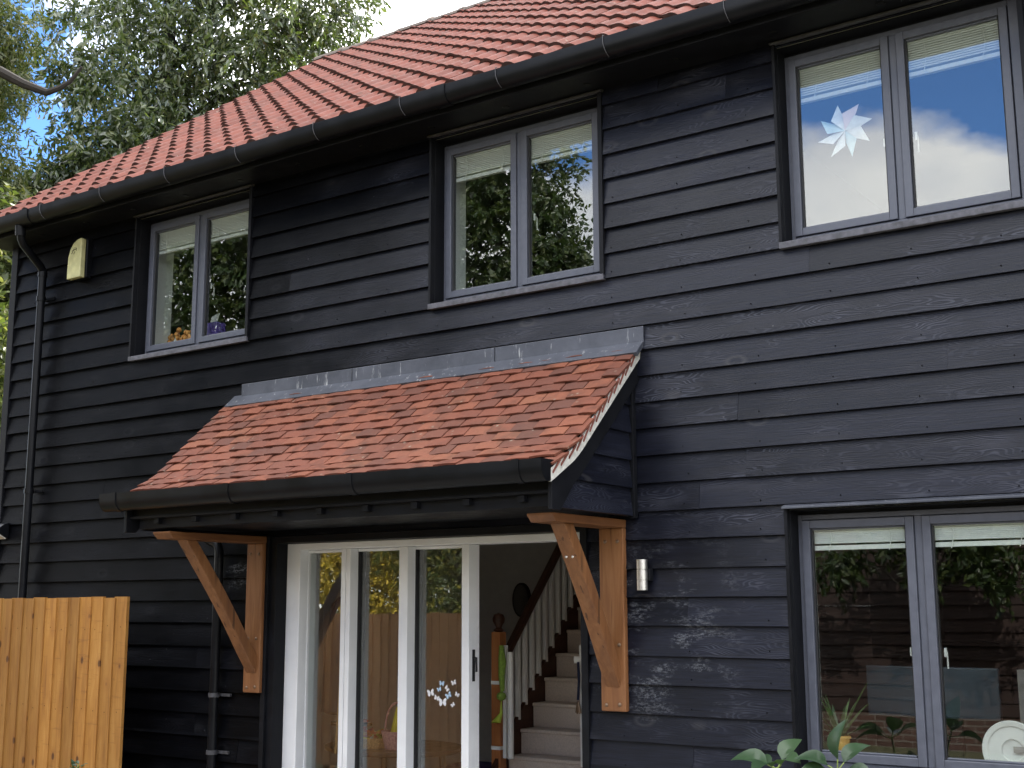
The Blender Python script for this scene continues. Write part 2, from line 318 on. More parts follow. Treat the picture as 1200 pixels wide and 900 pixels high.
M['darkwood'] = plain('dark table top', (0.035, 0.025, 0.020), 0.35)
M['navy'] = plain('navy cloth', (0.02, 0.025, 0.06), 0.9)
M['screen'] = plain('grey blue screen back', (0.055, 0.075, 0.095), 0.35, var=0.08)
M['file'] = plain('grey file card', (0.30, 0.28, 0.26), 0.8)
M['hivis'] = plain('lime reflective tape', (0.42, 0.52, 0.05), 0.5)
M['paper'] = plain('pearly paper', (0.86, 0.86, 0.88), 0.4, var=0.1, nscale=30)
M['paper_pink'] = plain('pearly pink paper', (0.86, 0.66, 0.70), 0.4, var=0.1, nscale=30)
M['paper_blue'] = plain('pearly blue paper', (0.55, 0.74, 0.82), 0.4, var=0.1, nscale=30)
M['sticker'] = plain('white sticker', (0.80, 0.80, 0.82), 0.5, var=0.1, nscale=60)
M['sticker_blue'] = plain('pale blue sticker', (0.45, 0.62, 0.80), 0.5, var=0.2, nscale=60)
M['slab'] = plain('stone paving', (0.30, 0.28, 0.25), 0.85, var=0.2, bump=0.3)
k = NM('garden ground')
g1 = k.noise(k.coords(), 0.9, 6); g2 = k.noise(k.coords(), 40, 4)
k.col(k.mix(k.ramp(g2, (0.3, 0.2), (0.7, 0.8)), k.ramp(g1, (0.35, (0.05, 0.07, 0.02)), (0.65, (0.10, 0.11, 0.035))), (0.12, 0.10, 0.06))); k.rough(0.95); k.bump(g2, 0.6, 0.05); M['ground'] = k.m
k = NM('red brick plinth')
bt = k.n('ShaderNodeTexBrick'); cb = k.n('ShaderNodeCombineXYZ'); sx_ = k.n('ShaderNodeSeparateXYZ'); k.l(k.tc.outputs['Object'], sx_.inputs[0])
k.l(sx_.outputs[0], cb.inputs[0]); k.l(sx_.outputs[2], cb.inputs[1]); k.l(cb.outputs[0], bt.inputs['Vector'])
bt.inputs['Scale'].default_value = 1.0; bt.inputs['Brick Width'].default_value = 0.225; bt.inputs['Row Height'].default_value = 0.075; bt.inputs['Mortar Size'].default_value = 0.008
bt.inputs['Color1'].default_value = (0.085, 0.042, 0.030, 1); bt.inputs['Color2'].default_value = (0.06, 0.030, 0.022, 1); bt.inputs['Mortar'].default_value = (0.15, 0.13, 0.11, 1)
k.col(bt.outputs[0]); k.rough(0.85); M['brick'] = k.m

# ------------------------------------------------------------------ mesh helpers
OFF = {}
class MB:
    def __init__(s): s.v = []; s.f = []; s.mi = []
    def add(s, vs, fs, mi=0):
        b = len(s.v); s.v += [tuple(p) for p in vs]; s.f += [tuple(b+i for i in f) for f in fs]; s.mi += [mi]*len(fs); return s
    def hexa(s, p, mi=0):     # p: 4 bottom (ccw from above) + 4 top
        return s.add(p, [(3, 2, 1, 0), (4, 5, 6, 7), (0, 1, 5, 4), (1, 2, 6, 5), (2, 3, 7, 6), (3, 0, 4, 7)], mi)
    def box(s, x0, x1, y0, y1, z0, z1, mi=0):
        return s.hexa([(x0, y0, z0), (x1, y0, z0), (x1, y1, z0), (x0, y1, z0), (x0, y0, z1), (x1, y0, z1), (x1, y1, z1), (x0, y1, z1)], mi)
    def rbox(s, c, sz, rot=(0, 0, 0), mi=0):
        m = Euler(rot).to_matrix(); a, b, h = sz[0]/2, sz[1]/2, sz[2]/2
        return s.hexa([Vector(c)+m @ Vector(p) for p in [(-a, -b, -h), (a, -b, -h), (a, b, -h), (-a, b, -h), (-a, -b, h), (a, -b, h), (a, b, h), (-a, b, h)]], mi)
    def extr_x(s, poly, x0, x1, mi=0):   # poly: list of (y,z)
        n = len(poly); vs = [(x0, y, z) for y, z in poly]+[(x1, y, z) for y, z in poly]
        fs = [(i, (i+1) % n, n+(i+1) % n, n+i) for i in range(n)]+[tuple(range(n-1, -1, -1)), tuple(range(n, 2*n))]
        return s.add(vs, fs, mi)
    def extr_y(s, poly, y0, y1, mi=0):   # poly: list of (x,z)
        n = len(poly); vs = [(x, y0, z) for x, z in poly]+[(x, y1, z) for x, z in poly]
        fs = [(i, (i+1) % n, n+(i+1) % n, n+i) for i in range(n)]+[tuple(range(n-1, -1, -1)), tuple(range(n, 2*n))]
        return s.add(vs, fs, mi)
    def strip_x(s, pts, x0, x1, thick, mi=0):  # open (y,z) profile thickened along its normal
        pts = [Vector(p) for p in pts]; off = []
        for i, p in enumerate(pts):
            t = (pts[min(i+1, len(pts)-1)]-pts[max(i-1, 0)]).normalized(); off.append(p+Vector((-t.y, t.x))*thick)
        return s.extr_x([tuple(p) for p in pts]+[tuple(p) for p in off[::-1]], x0, x1, mi)
    def tube(s, pts, rad, n=12, cap=True, mi=0):
        pts = [Vector(p) for p in pts]; rad = rad if isinstance(rad, (list, tuple)) else [rad]*len(pts); vs = []; fs = []
        up = Vector((0.13, 0.21, 0.97)); prev = None
        for i, p in enumerate(pts):
            t = (pts[min(i+1, len(pts)-1)]-pts[max(i-1, 0)]).normalized()
            a = (prev - t*prev.dot(t)) if prev else (up - t*up.dot(t))
            if a.length < 1e-3: a = Vector((1, 0, 0))-t*t.x
            a.normalize(); prev = a; b = t.cross(a)
            vs += [p+(a*math.cos(2*math.pi*j/n)+b*math.sin(2*math.pi*j/n))*rad[i] for j in range(n)]
        for i in range(len(pts)-1):
            fs += [(i*n+j, i*n+(j+1) % n, (i+1)*n+(j+1) % n, (i+1)*n+j) for j in range(n)]
        if cap: fs += [tuple(range(n-1, -1, -1)), tuple(range((len(pts)-1)*n, len(pts)*n))]
        return s.add(vs, fs, mi)
    def lathe(s, prof, c=(0, 0, 0), n=20, axis='Z', mi=0):   # prof: (r,h)
        vs = []; fs = []; c = Vector(c)
        for r_, h in prof:
            for j in range(n):
                a = 2*math.pi*j/n; x, y = r_*math.cos(a), r_*math.sin(a)
                vs.append(c+(Vector((x, y, h)) if axis == 'Z' else Vector((x, -h, y)) if axis == 'Y' else Vector((h, x, y))))
        for i in range(len(prof)-1): fs += [(i*n+j, i*n+(j+1) % n, (i+1)*n+(j+1) % n, (i+1)*n+j) for j in range(n)]
        if prof[0][0] > 1e-4: fs.append(tuple(range(n-1, -1, -1)))
        if prof[-1][0] > 1e-4: fs.append(tuple(range((len(prof)-1)*n, len(prof)*n)))
        return s.add(vs, fs, mi)
    def build(s, name, mat, parent=None, smooth=False, bevel=0.0, label=None):
        off = OFF.get(parent.name, Vector((0, 0, 0))) if parent else Vector((0, 0, 0))
        me = bpy.data.meshes.new(name)
        me.from_pydata([(p[0]-off.x, p[1]-off.y, p[2]-off.z) for p in s.v], [], s.f)
        for m in (mat if isinstance(mat, (list, tuple)) else [mat]): me.materials.append(m)
        if any(s.mi): me.polygons.foreach_set('material_index', s.mi)
        if smooth:
            me.polygons.foreach_set('use_smooth', [True]*len(me.polygons)); me.set_sharp_from_angle(angle=R(38))
        me.update()
        o = bpy.data.objects.new(name, me); COL.objects.link(o)
        if parent: o.parent = parent
        OFF[o.name] = off
        if bevel:
            b = o.modifiers.new('Bevel', 'BEVEL'); b.width = bevel; b.segments = 2; b.limit_method = 'ANGLE'; b.angle_limit = R(40)
        if label: o['label'] = label
        return o

def tag(o, label, cat, group=None, kind=None):
    if label: o['label'] = label
    if cat: o['category'] = cat
    if group: o['group'] = group
    if kind: o['kind'] = kind
    return o
def thing(name, label, cat, loc=(0, 0, 0), group=None, kind=None):
    o = bpy.data.objects.new(name, None); COL.objects.link(o); o.location = loc; o.empty_display_size = 0.2
    OFF[o.name] = Vector(loc); return tag(o, label, cat, group, kind)
def copy_tree(o, parent=None):
    c = o.copy(); COL.objects.link(c)
    if parent: c.parent = parent
    for ch in list(o.children): copy_tree(ch, c)
    return c

# ================================================================== SETTING
g = MB(); g.add([(-400, -400, 0), (400, -400, 0), (400, 400, 0), (-400, 400, 0)], [(0, 1, 2, 3)])
tag(g.build('ground', M['ground']), None, None, kind='structure')
g = MB()
for i in range(13):
    for j in range(4):
        x = -9.2+i*0.9; y = -3.7+j*0.9
        g.box(x, x+0.888, y, y+0.888, 0.004, 0.03+rng.uniform(0, .003))
tag(g.build('patio', M['slab'], bevel=0.004), None, None, kind='structure')

# ================================================================== HOUSE
HL, HR = -9.99, 2.6
house = thing('house', 'black weatherboarded house with a red pantile roof', 'house', (-4.0, 4.0, 0.0))
WIN = [(-8.269, -6.934), (-5.150, -3.815), (-2.628, -1.293)]
WZ0, WZ1 = 3.715, 4.930
W4 = (-2.667, -1.282, 0.836, 2.255)
DOOR = (-6.630, -3.965, 0.02, 2.245)
OPEN = [(a-.006, b+.012, c+.004, d+.004) for a, b, c, d in [(a, b, WZ0, WZ1) for a, b in WIN]+[W4]]+[DOOR]

def cut_rects(x0, x1, z0, z1):
    """pieces of a rectangle left after the openings are taken out"""
    zs = sorted({z0, z1}|{z for o in OPEN for z in o[2:] if z0 < z < z1}); out = []
    for a, b in zip(zs, zs[1:]):
        xs = [(x0, x1)]
        for o in OPEN:
            if o[2] < b-1e-6 and o[3] > a+1e-6:
                nx = []
                for p, q in xs:
                    if o[1] <= p or o[0] >= q: nx.append((p, q)); continue
                    if o[0] > p: nx.append((p, o[0]))
                    if o[1] < q: nx.append((o[1], q))
                xs = nx
        out += [(p, q, a, b) for p, q in xs]
    return out

BZ = [-1.75, -1.58, -1.42, -1.255, -1.094, -.932, -.768, -.612, -.4475, -.2864, -.1157, .0452, .2059, .3727, .538, .7024, .8649, 1.0245, 1.1833, 1.3441, 1.5015,
      1.6503, 1.8127, 1.9767, 2.1352, 2.2946, 2.4547, 2.6157, 2.7744, 2.9385, 3.10, 3.262]
BZ = [1.75+b for b in BZ]
cl = MB()
for zb, zt in zip(BZ, BZ[1:]):
    # joints between lengths of board in this row
    xs = [HL]; x = HL+rng.uniform(1.2, 4.2)
    while x < HR-1.0: xs.append(x); x += rng.choice([4.2, 4.8, 5.4])+rng.uniform(-.2, .2)
    xs.append(HR)
    for a, b in zip(xs, xs[1:]):
        dz0, dz1 = rng.uniform(-.002, .002), rng.uniform(-.002, .002); dy0, dy1 = rng.uniform(-.003, .002), rng.uniform(-.003, .002)
        for p, q, za, zc in cut_rects(a+.0004, b-.0004, zb, zt):
            h = zt-zb
            def pt(x, z, back=False):
                t = (x-a)/(b-a); dz = dz0+(dz1-dz0)*t; dy = dy0+(dy1-dy0)*t
                yy = -.040+.026*(z-zb)/h+dy
                return (x, -.001 if back else yy, z+(dz if abs(z-zb) < 1e-6 or abs(z-zt) < 1e-6 else 0)+(.0 if not abs(z-zt) < 1e-6 else .004))
            n = max(1, int((q-p)/0.5))
            for i in range(n):
                u, w = p+(q-p)*i/n, p+(q-p)*(i+1)/n
            cl.hexa([pt(p, za), pt(q, za), pt(q, za, 1), pt(p, za, 1), pt(p, zc), pt(q, zc), pt(q, zc, 1), pt(p, zc, 1)])
for zb, zt in zip(BZ, BZ[1:]):
    x = HL+.35
    while x < HR:
        xx = x+rng.uniform(-.02, .02); zz = zb+.034+rng.uniform(-.006, .006)
        if not any(o[0]-.03 < xx < o[1]+.03 and o[2]-.02 < zz < o[3]+.02 for o in OPEN):
            yy = -.040+.026*(zz-zb)/(zt-zb)-.0032; n_ = 8; r_ = .0042
            cl.add([(xx+r_*math.cos(2*math.pi*q/n_), yy, zz+r_*math.sin(2*math.pi*q/n_)) for q in range(n_)]+[(xx, yy+.004, zz)], [(q, (q+1) % n_, n_) for q in range(n_)], 1)
        x += .455
cl.build('cladding', [M['board'], M['nail_dark']], house)
# masonry behind the boards, plastered inside
wb = MB()
for p, q, a, b in cut_rects(HL+.02, HR, 0, 5.05): wb.box(p, q, 0.002, 0.36, a, b)
wb.build('front_wall', M['plaster'], house)
sw = MB()
for xx, t in ((HL+.004, .25), (HR-.25, .25)): sw.extr_x([(0.36, 0), (8.4, 0), (8.4, 5.05), (4.0, 8.05), (0.36, 5.45)], xx, xx+t)
sw.box(HL+.03, HR-.03, 8.15, 8.41, 0, 5.05)
sw.build('outer_wall', M['black'], house)
cb = MB(); cb.box(HL-.012, HL+.075, -.045, .06, 0, 4.97); cb.build('corner_board', M['black'], house, bevel=.003)

# --- roof
SL = 0.735; EY, EZ = -.415, 5.085; RX0, RX1 = -10.13, 2.75; RIDY = 4.0
def rz(y): return EZ+(y-EY)*SL
dk = MB(); dk.extr_x([(EY+.05, rz(EY+.05)-.06), (RIDY, rz(RIDY)-.06), (8.4+.415, EZ-.06), (8.4+.4, EZ-.16), (RIDY, rz(RIDY)-.17), (EY+.07, rz(EY+.07)-.15)], RX0+.03, RX1-.03)
dk.build('roof_deck', M['black'], house)
bk = MB(); bk.extr_x([(RIDY, rz(RIDY)-.05), (8.83, EZ-.03), (8.83, EZ+.01), (RIDY, rz(RIDY)-.005)], RX0, RX1); bk.build('rear_roof_slope', M['pantile'], house)
PW, GA, LEN = 0.2285, 0.243, 0.335
ct, st = 1/math.hypot(1, SL), SL/math.hypot(1, SL)
prof = []
for i in range(17):                                   # pan, then the roll on the right-hand side of each tile
    u = i/16*1.08
    if u < 0.56: h = -.002*math.sin(math.pi*u/.56)
    else: h = .029*math.sin(math.pi*min(1.0, (u-.56)/.47))**0.75
    prof.append((u*PW, h))
pt_ = MB(); NCOL = int((RX1-RX0)/PW); rows = int((RIDY-EY)*math.hypot(1, SL)/GA)+1
for r_ in range(rows):
    s0 = r_*GA
    for c in range(NCOL+1):
        x0 = RX0+c*PW+rng.uniform(-.002, .002); d0 = s0+rng.uniform(-.006, .006); tw = rng.uniform(-.003, .003); hh = rng.uniform(0, .004)
        ln = min(LEN, (RIDY-EY)/ct-d0-.01)
        if ln < .05: continue
        vs = []
        for end, d in ((0, d0), (1, d0+ln)):
            lift = (.032 if end == 0 else .003+.029*(1-ln/LEN))+hh; th = (.040 if r_ == 0 else .022) if end == 0 else .012
            for lay in (0, 1):
                for px, ph in prof:
                    nrm = ph+lift-((th*(.62+.38*max(0, min(1, ph/.02))) if end == 0 else th) if lay else 0)+tw*(px/PW)
                    y = EY+d*ct-nrm*st; z = EZ+d*st+nrm*ct-.03
                    vs.append((x0+px, y, z))
        n = len(prof); fs = []
        for i in range(n-1):
            fs += [(i, i+1, 2*n+i+1, 2*n+i), (n+i+1, n+i, 3*n+i, 3*n+i+1), (i+1, i, n+i, n+i+1)]
        fs += [(0, 2*n, 3*n, n), (n-1, 2*n-1, 4*n-1, 3*n-1)]
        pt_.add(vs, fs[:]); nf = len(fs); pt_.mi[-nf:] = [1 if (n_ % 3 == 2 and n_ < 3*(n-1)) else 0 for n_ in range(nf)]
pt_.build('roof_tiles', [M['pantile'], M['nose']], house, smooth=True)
rd = MB(); x = RX0-.01
while x < RX1:
    a = rng.uniform(-.004, .004)
    for k0, k1, r_ in ((0, .40, .105), (.40, .452, .116)):
        pr_ = [(RIDY+r_*math.cos(t)*1.0, rz(RIDY)-.045+a+r_*.72*math.sin(t)) for t in [math.pi*i/9 for i in range(10)]]
        rd.extr_x(pr_, x+k0, x+k1)
    x += .453
rd.build('ridge_tiles', M['ridge'], house)
fa = MB(); fa.box(RX0+.04, RX1-.05, -.345, -.32, 4.935, 5.075); fa.build('fascia', M['black'], house, bevel=.003)
sf = MB(); sf.box(RX0+.04, RX1-.05, -.322, -.0, 4.955, 4.970); sf.build('soffit', M['black'], house)
for i in range(15):
    v = MB(); xx = -9.4+i*.62; v.lathe([(.0, .0), (.024, .0), (.026, .004), (.016, .006), (0, .006)], (xx, -.16, 4.949), 12); v.build('soffit_vent', M['plastic'], house)
bgm = MB()
for y0, y1, s_ in ((EY+.02, RIDY, 1), (8.4+.4, RIDY, -1)):
    a0 = rz(y0) if s_ == 1 else EZ; bgm.hexa([(RX0+.012, y0, a0-.24), (RX0+.034, y0, a0-.24), (RX0+.034, y0, a0-.05), (RX0+.012, y0, a0-.05), (RX0+.012, y1, rz(RIDY)-.24), (RX0+.034, y1, rz(RIDY)-.24), (RX0+.034, y1, rz(RIDY)-.05), (RX0+.012, y1, rz(RIDY)-.05)])
bgm.build('bargeboard', M['black'], house)
def gutter_prof(yc, zt, w, d, n=14, t=.004, up=0.35):
    o = []
    for i in range(n+1):
        a = math.pi*(i/n); o.append((yc-w/2*math.cos(a), zt-d*up-d*(1-up)*math.sin(a)))
    outer = [(yc-w/2, zt)]+o+[(yc+w/2, zt)]
    inner = [(yc+(y-yc)*(1-2*t/w), z+(t if 0 < i < len(outer)-1 else 0)) for i, (y, z) in enumerate(outer)]
    return outer+inner[::-1]
gt = MB(); GYC, GZT, GW, GD = -.415, 5.062, .140, .112
gt.extr_x(gutter_prof(GYC, GZT, GW, GD), RX0-.15, RX1+.05)
gutter = gt.build('gutter', M['plastic'], house, smooth=True)
for xx in (-9.2, -4.75, -1.0, 1.8):
    u = MB(); u.extr_x(gutter_prof(GYC, GZT+.004, GW+.014, GD+.010), xx-.055, xx+.055); u.build('gutter_joint', M['plastic'], gutter, smooth=True)
for i in range(13):
    xx = -9.75+i*.78; u = MB()
    pts = [(xx+.012*math.sin(a), GYC-(GW/2+.005)*math.cos(a)*1.0, GZT-GD*.35-(GD*.65+.006)*math.sin(a)) for a in [R(x) for x in range(0, 75, 12)]]
    u.tube([(xx, GYC-GW/2+.01, GZT+.012), (xx-.002, GYC-GW/2-.004, GZT+.006)]+pts, .0024, 6); u.build('gutter_clip', M['drip'], gutter)
# downpipe with swan neck at the left corner
dp = MB()
px_, py_ = -9.452, -.095
dp.tube([(-9.34, GYC, 4.965), (-9.345, GYC+.01, 4.88)], .044, 14)
dp.tube([(-9.345, GYC+.01, 4.90), (-9.345, GYC+.02, 4.85), (-9.362, GYC+.055, 4.815), (-9.43, py_-.05, 4.69), (px_, py_, 4.655), (px_, py_, 4.6)], .034, 14)
dp.tube([(px_, py_, 4.66), (px_, py_, 0.15)], .034, 16)
dpo = dp.build('downpipe', M['plastic'], house, smooth=True)
for zz in (4.62, 4.40, 2.72, 1.2):
    c = MB(); c.lathe([(.036, -.02), (.041, -.02), (.041, .02), (.036, .02)], (px_, py_, zz), 18)
    if zz != 4.62: c.box(px_-.012, px_+.12, -.050, -.036, zz-.012, zz+.012)
    c.build('pipe_clip', M['plastic'], dpo, smooth=True)
# second downpipe, from the porch gutter, by the left bracket
dp = MB(); qx, qy = -7.085, -.085
dp.tube([(-7.30, qy-.02, 2.30), (-7.20, qy, 2.235), (qx-.02, qy, 2.20), (qx, qy, 2.15), (qx, qy, 2.05)], .034, 14)
dp.tube([(qx, qy, 2.10), (qx, qy, 0.1)], .034, 16)
dpo = dp.build('downpipe', M['plastic'], house, smooth=True)
for zz in (1.12, .72):
    c = MB(); c.lathe([(.036, -.015), (.041, -.015), (.041, .015), (.036, .015)], (qx, qy, zz), 18); c.box(qx-.06, qx+.13, -.052, -.036, zz-.010, zz+.010); c.build('pipe_clip', M['drip'], dpo, smooth=True)

# --- windows
def window(x0, x1, z0, z1, gl, lead=False, blind_drop=.15, label=None):
    D = .095; kk = (x1-x0)/1.335                   # frame face set back in its reveal
    f = MB(); fl_, fr_w, ft = .026*kk, .078*kk, .036; zb = z0+.078; zt = z1-.020; xm = x0+.6385*kk
    f.box(x0+.004, x0+fl_, D, D+.07, zb-.03, zt); f.box(x1-fr_w, x1-.004, D, D+.07, zb-.03, zt)
    f.box(x0+fl_, x1-fr_w, D, D+.07, zt-ft+.006, zt); f.box(x0+fl_, x1-fr_w, D, D+.07, zb-.03, zb+.018)
    f.box(xm-.020, xm+.020, D+.002, D+.07, zb+.018, zt-ft+.006)
    win = f.build('window', M['frame'], house, bevel=.004, label=label)
    head = MB(); head.box(x0+.004, x1-.004, D+.012, D+.06, zt, z1-.002); head.build('head_board', M['black'], win)
    rv = MB()
    rv.box(x0-.016, x0+.002, -.050, -.003, z0+.035, z1+.01); rv.box(x1-.002, x1+.026, -.050, -.003, z0+.035, z1+.01)
    rv.box(x0-.001, x0+.0035, -.003, .17, z0+.035, z1); rv.box(x1-.0035, x1+.001, -.003, .17, z0+.035, z1); rv.box(x0, x1, -.003, .17, z1-.003, z1+.001)
    rv.build('reveal_board', M['black'], win, bevel=.002)
    d = MB(); d.hexa([(x0-.022, -.070, z1+.004), (x1+.034, -.070, z1+.004), (x1+.034, -.02, z1+.012), (x0-.022, -.02, z1+.012), (x0-.022, -.070, z1+.017), (x1+.034, -.070, z1+.017), (x1+.034, -.02, z1+.034), (x0-.022, -.02, z1+.034)])
    d.build('drip_cap', M['lead'] if lead else M['drip'], win, bevel=.003)
    s = MB(); s.hexa([(x0-.016, -.056, z0+.002), (x1+.024, -.056, z0+.002), (x1+.024, D+.03, z0+.016), (x0-.016, D+.03, z0+.016), (x0-.016, -.056, z0+.040), (x1+.024, -.056, z0+.040), (x1+.024, D+.03, z0+.060), (x0-.016, D+.03, z0+.060)])
    s.build('sill', M['sill'], win, bevel=.004)
    for i, (a, b) in enumerate(((x0+fl_+.003, xm-.0215), (xm+.0215, x1-fr_w-.003))):
        c = MB(); cw = .044; za, zc = zb+.021, zt-ft+.003; dd = D-.012
        c.box(a, a+cw, dd, dd+.055, za, zc); c.box(b-cw, b, dd, dd+.055, za, zc); c.box(a+cw, b-cw, dd, dd+.055, zc-cw, zc); c.box(a+cw, b-cw, dd, dd+.055, za, za+cw)
        # rebate bead round the glass
        for (p, q, u, w) in ((a+cw, a+cw+.009, za+cw, zc-cw), (b-cw-.009, b-cw, za+cw, zc-cw), (a+cw+.009, b-cw-.009, za+cw, za+cw+.010), (a+cw+.009, b-cw-.009, zc-cw-.009, zc-cw)):
            c.box(p, q, dd+.018, dd+.05, u, w, 1 if w-u > .1 else 0)
        cs = c.build('casement', [M['frame'], M['frame_dk']], win, bevel=.0035)
        g_ = MB(); g_.box(a+cw+.008, b-cw-.008, dd+.030, dd+.034, za+cw+.008, zc-cw-.008); g_.build('pane', M[gl], win)
        h_ = MB(); hx = a+cw+.022 if i else b-cw-.022
        h_.box(hx-.006, hx+.006, dd+.058, dd+.066, (za+zc)/2-.085, (za+zc)/2-.04); h_.tube([(hx, dd+.070, (za+zc)/2-.05), (hx, dd+.088, (za+zc)/2-.065), (hx, dd+.090, (za+zc)/2-.145)], .0045, 8); h_.build('handle', M['white'], win, smooth=True)
        bl = MB(); top = zc-cw+.03; nb = max(7, int(blind_drop/.019)); y_ = dd+.068
        bl.box(a+.02, b-.02, y_-.025, y_+.02, top-.045, top)
        for j in range(nb): bl.rbox(((a+b)/2, y_, top-.052-j*(blind_drop-.07)/nb), (b-a-.04, .026, .0085), (R(-4), 0, 0))
        bl.box(a+.02, b-.02, y_-.016, y_+.012, top-blind_drop-.012, top-blind_drop+.012)
        for cxx in (a+.14, b-.14): bl.tube([(cxx, y_-.022, top-.03), (cxx+.012, y_-.026, top-blind_drop*.6), (cxx-.006, y_-.024, top-blind_drop-.02)], .0025, 6)
        bl.build('blind', M['blind'], win)
    ib = MB(); ib.box(x0+.01, x1-.01, D+.075, .46, z0+.078, z0+.108); ib.build('window_board', M['white'], win, bevel=.004)
    return win
window(*WIN[0], WZ0, WZ1, 'glass', blind_drop=.205); window(*WIN[1], WZ0, WZ1, 'glass', blind_drop=.20); window(*WIN[2], WZ0, WZ1, 'glass', blind_drop=.225)
window(*W4, 'glass_low', lead=True, blind_drop=.135)

# --- rooms behind the glass
def room(x0, x1, y0, y1, z0, z1, name, mat, fl):
    r_ = MB(); t = .05
    r_.box(x0-t, x0, y0, y1, z0, z1); r_.box(x1, x1+t, y0, y1, z0, z1); r_.box(x0-t, x1+t, y1, y1+t, z0, z1); r_.box(x0-t, x1+t, y0, y1+t, z1, z1+t); r_.box(x0-t, x1+t, y0, y1+t, z0-t, z0, 1)
    return r_.build(name, [mat, fl], house)
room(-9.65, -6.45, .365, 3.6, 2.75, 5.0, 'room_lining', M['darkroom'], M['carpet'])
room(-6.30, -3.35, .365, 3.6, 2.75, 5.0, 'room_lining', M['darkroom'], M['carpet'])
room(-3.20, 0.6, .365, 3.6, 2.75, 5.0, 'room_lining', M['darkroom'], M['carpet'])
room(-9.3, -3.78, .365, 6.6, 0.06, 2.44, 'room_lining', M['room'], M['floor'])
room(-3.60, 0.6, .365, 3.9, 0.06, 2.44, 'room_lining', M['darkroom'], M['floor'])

# --- folding glazed doors
DY = .085
fr = MB()
fr.box(-6.555, -6.425, DY, DY+.17, .06, 2.192); fr.box(-6.425, -4.035, DY, DY+.17, 2.146, 2.192); fr.box(-4.035, -3.99, DY, DY+.17, .06, 2.192); fr.box(-6.425, -4.035, DY, DY+.17, .04, .075)
doors = fr.build('glazed_door', M['upvc'], house, bevel=.004)
jb = MB(); jb.box(-6.628, -6.556, -.02, DY+.05, .03, 2.243); jb.box(-3.988, -3.940, -.050, .27, .03, 2.243); jb.box(-6.556, -3.988, -.02, DY+.05, 2.193, 2.243); jb.box(-6.655, -6.615, -.046, -.003, .03, 2.25)
jb.build('door_lining', M['black'], doors, bevel=.003)
edges = [(-6.425, -6.030), (-5.945, -5.505), (-5.430, -4.975)]
for i, (a, b) in enumerate(edges):
    s = MB(); l_, r_ = a, b
    lo = a-.0 if i == 0 else a-.040; hi = b+.040 if i < 2 else b+.058
    s.box(lo, a, DY+.002, DY+.165, .08, 2.144) if i else None
    s.box(b, hi, DY+.002, DY+(.165 if i < 2 else .118), .08, 2.144)
    s.box(a, b, DY+.085, DY+.165, 2.126, 2.144); s.box(a, b, DY+.085, DY+.165, .08, .16)
    s.box(a, a+.006, DY+.082, DY+.16, .16, 2.126, 1 if i else 0); s.box(b-.012, b, DY+.082, DY+.16, .16, 2.126, 1)
    s.build('door_panel', [M['upvc'], M['frame_dk']], doors, bevel=.003)
    p = MB(); p.box(a+.004, b-.004, DY+.103, DY+.107, .155, 2.13); p.build('pane', M['glass_door'], doors)
h = MB(); h.box(-4.917, -4.912, DY+.04, DY+.065, 1.27, 1.47); h.tube([(-4.914, DY+.052, 1.42), (-4.893, DY+.052, 1.42), (-4.891, DY+.052, 1.33)], .007, 8); h.build('handle', M['frame_dk'], doors)

# ================================================================== PORCH CANOPY
CX0, CX1 = -7.06, -3.555
canopy = thing('door_canopy', 'lean-to porch canopy with red clay tiles over the glazed doors', 'canopy', (-5.3, 0, 2.2))
def croof(d):
    """(y,z) on the tiling line d metres down the slope from the wall; kicks out at the foot"""
    if d < .93: return (-d*.7355, 3.300-d*.6775)
    e = d-.93; t = min(1, e/.16); a = R(42.6-13*t)
    y, z = -.93*.7355, 3.300-.93*.6775
    n = 6
    for i in range(n):
        aa = R(42.6-13*min(1, (e*(i+.5)/n)/.16)); y -= e/n*math.cos(aa); z -= e/n*math.sin(aa)
    return (y, z)
CL = 1.315; pf = [croof(CL*i/24) for i in range(25)]
dk = MB(); dk.extr_x([(y, z-.03) for y, z in pf]+[(y, z-.075) for y, z in pf[::-1]], CX0+.03, CX1-.03); dk.build('roof_deck', M['black'], canopy)
tl = MB(); NC = 14; GA2 = CL/NC*0.985; TW = .1655
for r_ in range(NC):
    d_low = CL-r_*GA2; shift = 0 if r_ % 2 else -TW/2
    nx = int((CX1-CX0)/TW)+2
    for c in range(nx):
        a = CX0+shift+c*TW; b = a+TW-rng.choice([.003, .004, .007]); a2, b2 = max(a, CX0), min(b, CX1)
        if b2-a2 < .03: continue
        if b2 >= CX1-.02: b2 = CX1+rng.uniform(-.004, .004)
        if a2 <= CX0+.02: a2 = CX0+rng.uniform(-.006, .004)
        dl = d_low+rng.uniform(-.008, .008); dh = max(.0, dl-.17); lift = .022+rng.uniform(-.003, .008); tw = rng.uniform(-.007, .007)
        y0, z0 = croof(dl); y1, z1 = croof(dh); dy, dz = (y0-y1), (z0-z1); L = math.hypot(dy, dz); ny, nz_ = dz/L, -dy/L
        if nz_ < 0: ny, nz_ = -ny, -nz_
        vs = []
        for (yy, zz, lf) in ((y0, z0, lift), (y1, z1, .004)):
            for k_ in range(5):
                u = k_/4; cam_ = .004*(1-(2*u-1)**2)
                n_ = lf+cam_+tw*(u-.5); xx = a2+(b2-a2)*u
                vs.append((xx, yy+ny*n_, zz+nz_*n_)); vs.append((xx, yy+ny*(n_-.012), zz+nz_*(n_-.012)))
        fs = []
        for k_ in range(4):
            t0, t1, b0, b1 = 2*k_, 2*k_+2, 2*k_+1, 2*k_+3
            fs += [(t0, t1, 10+t1, 10+t0), (b1, b0, 10+b0, 10+b1), (t1, t0, b0, b1)]
        fs += [(0, 10, 11, 1), (8, 9, 19, 18)]
        tl.add(vs, fs)
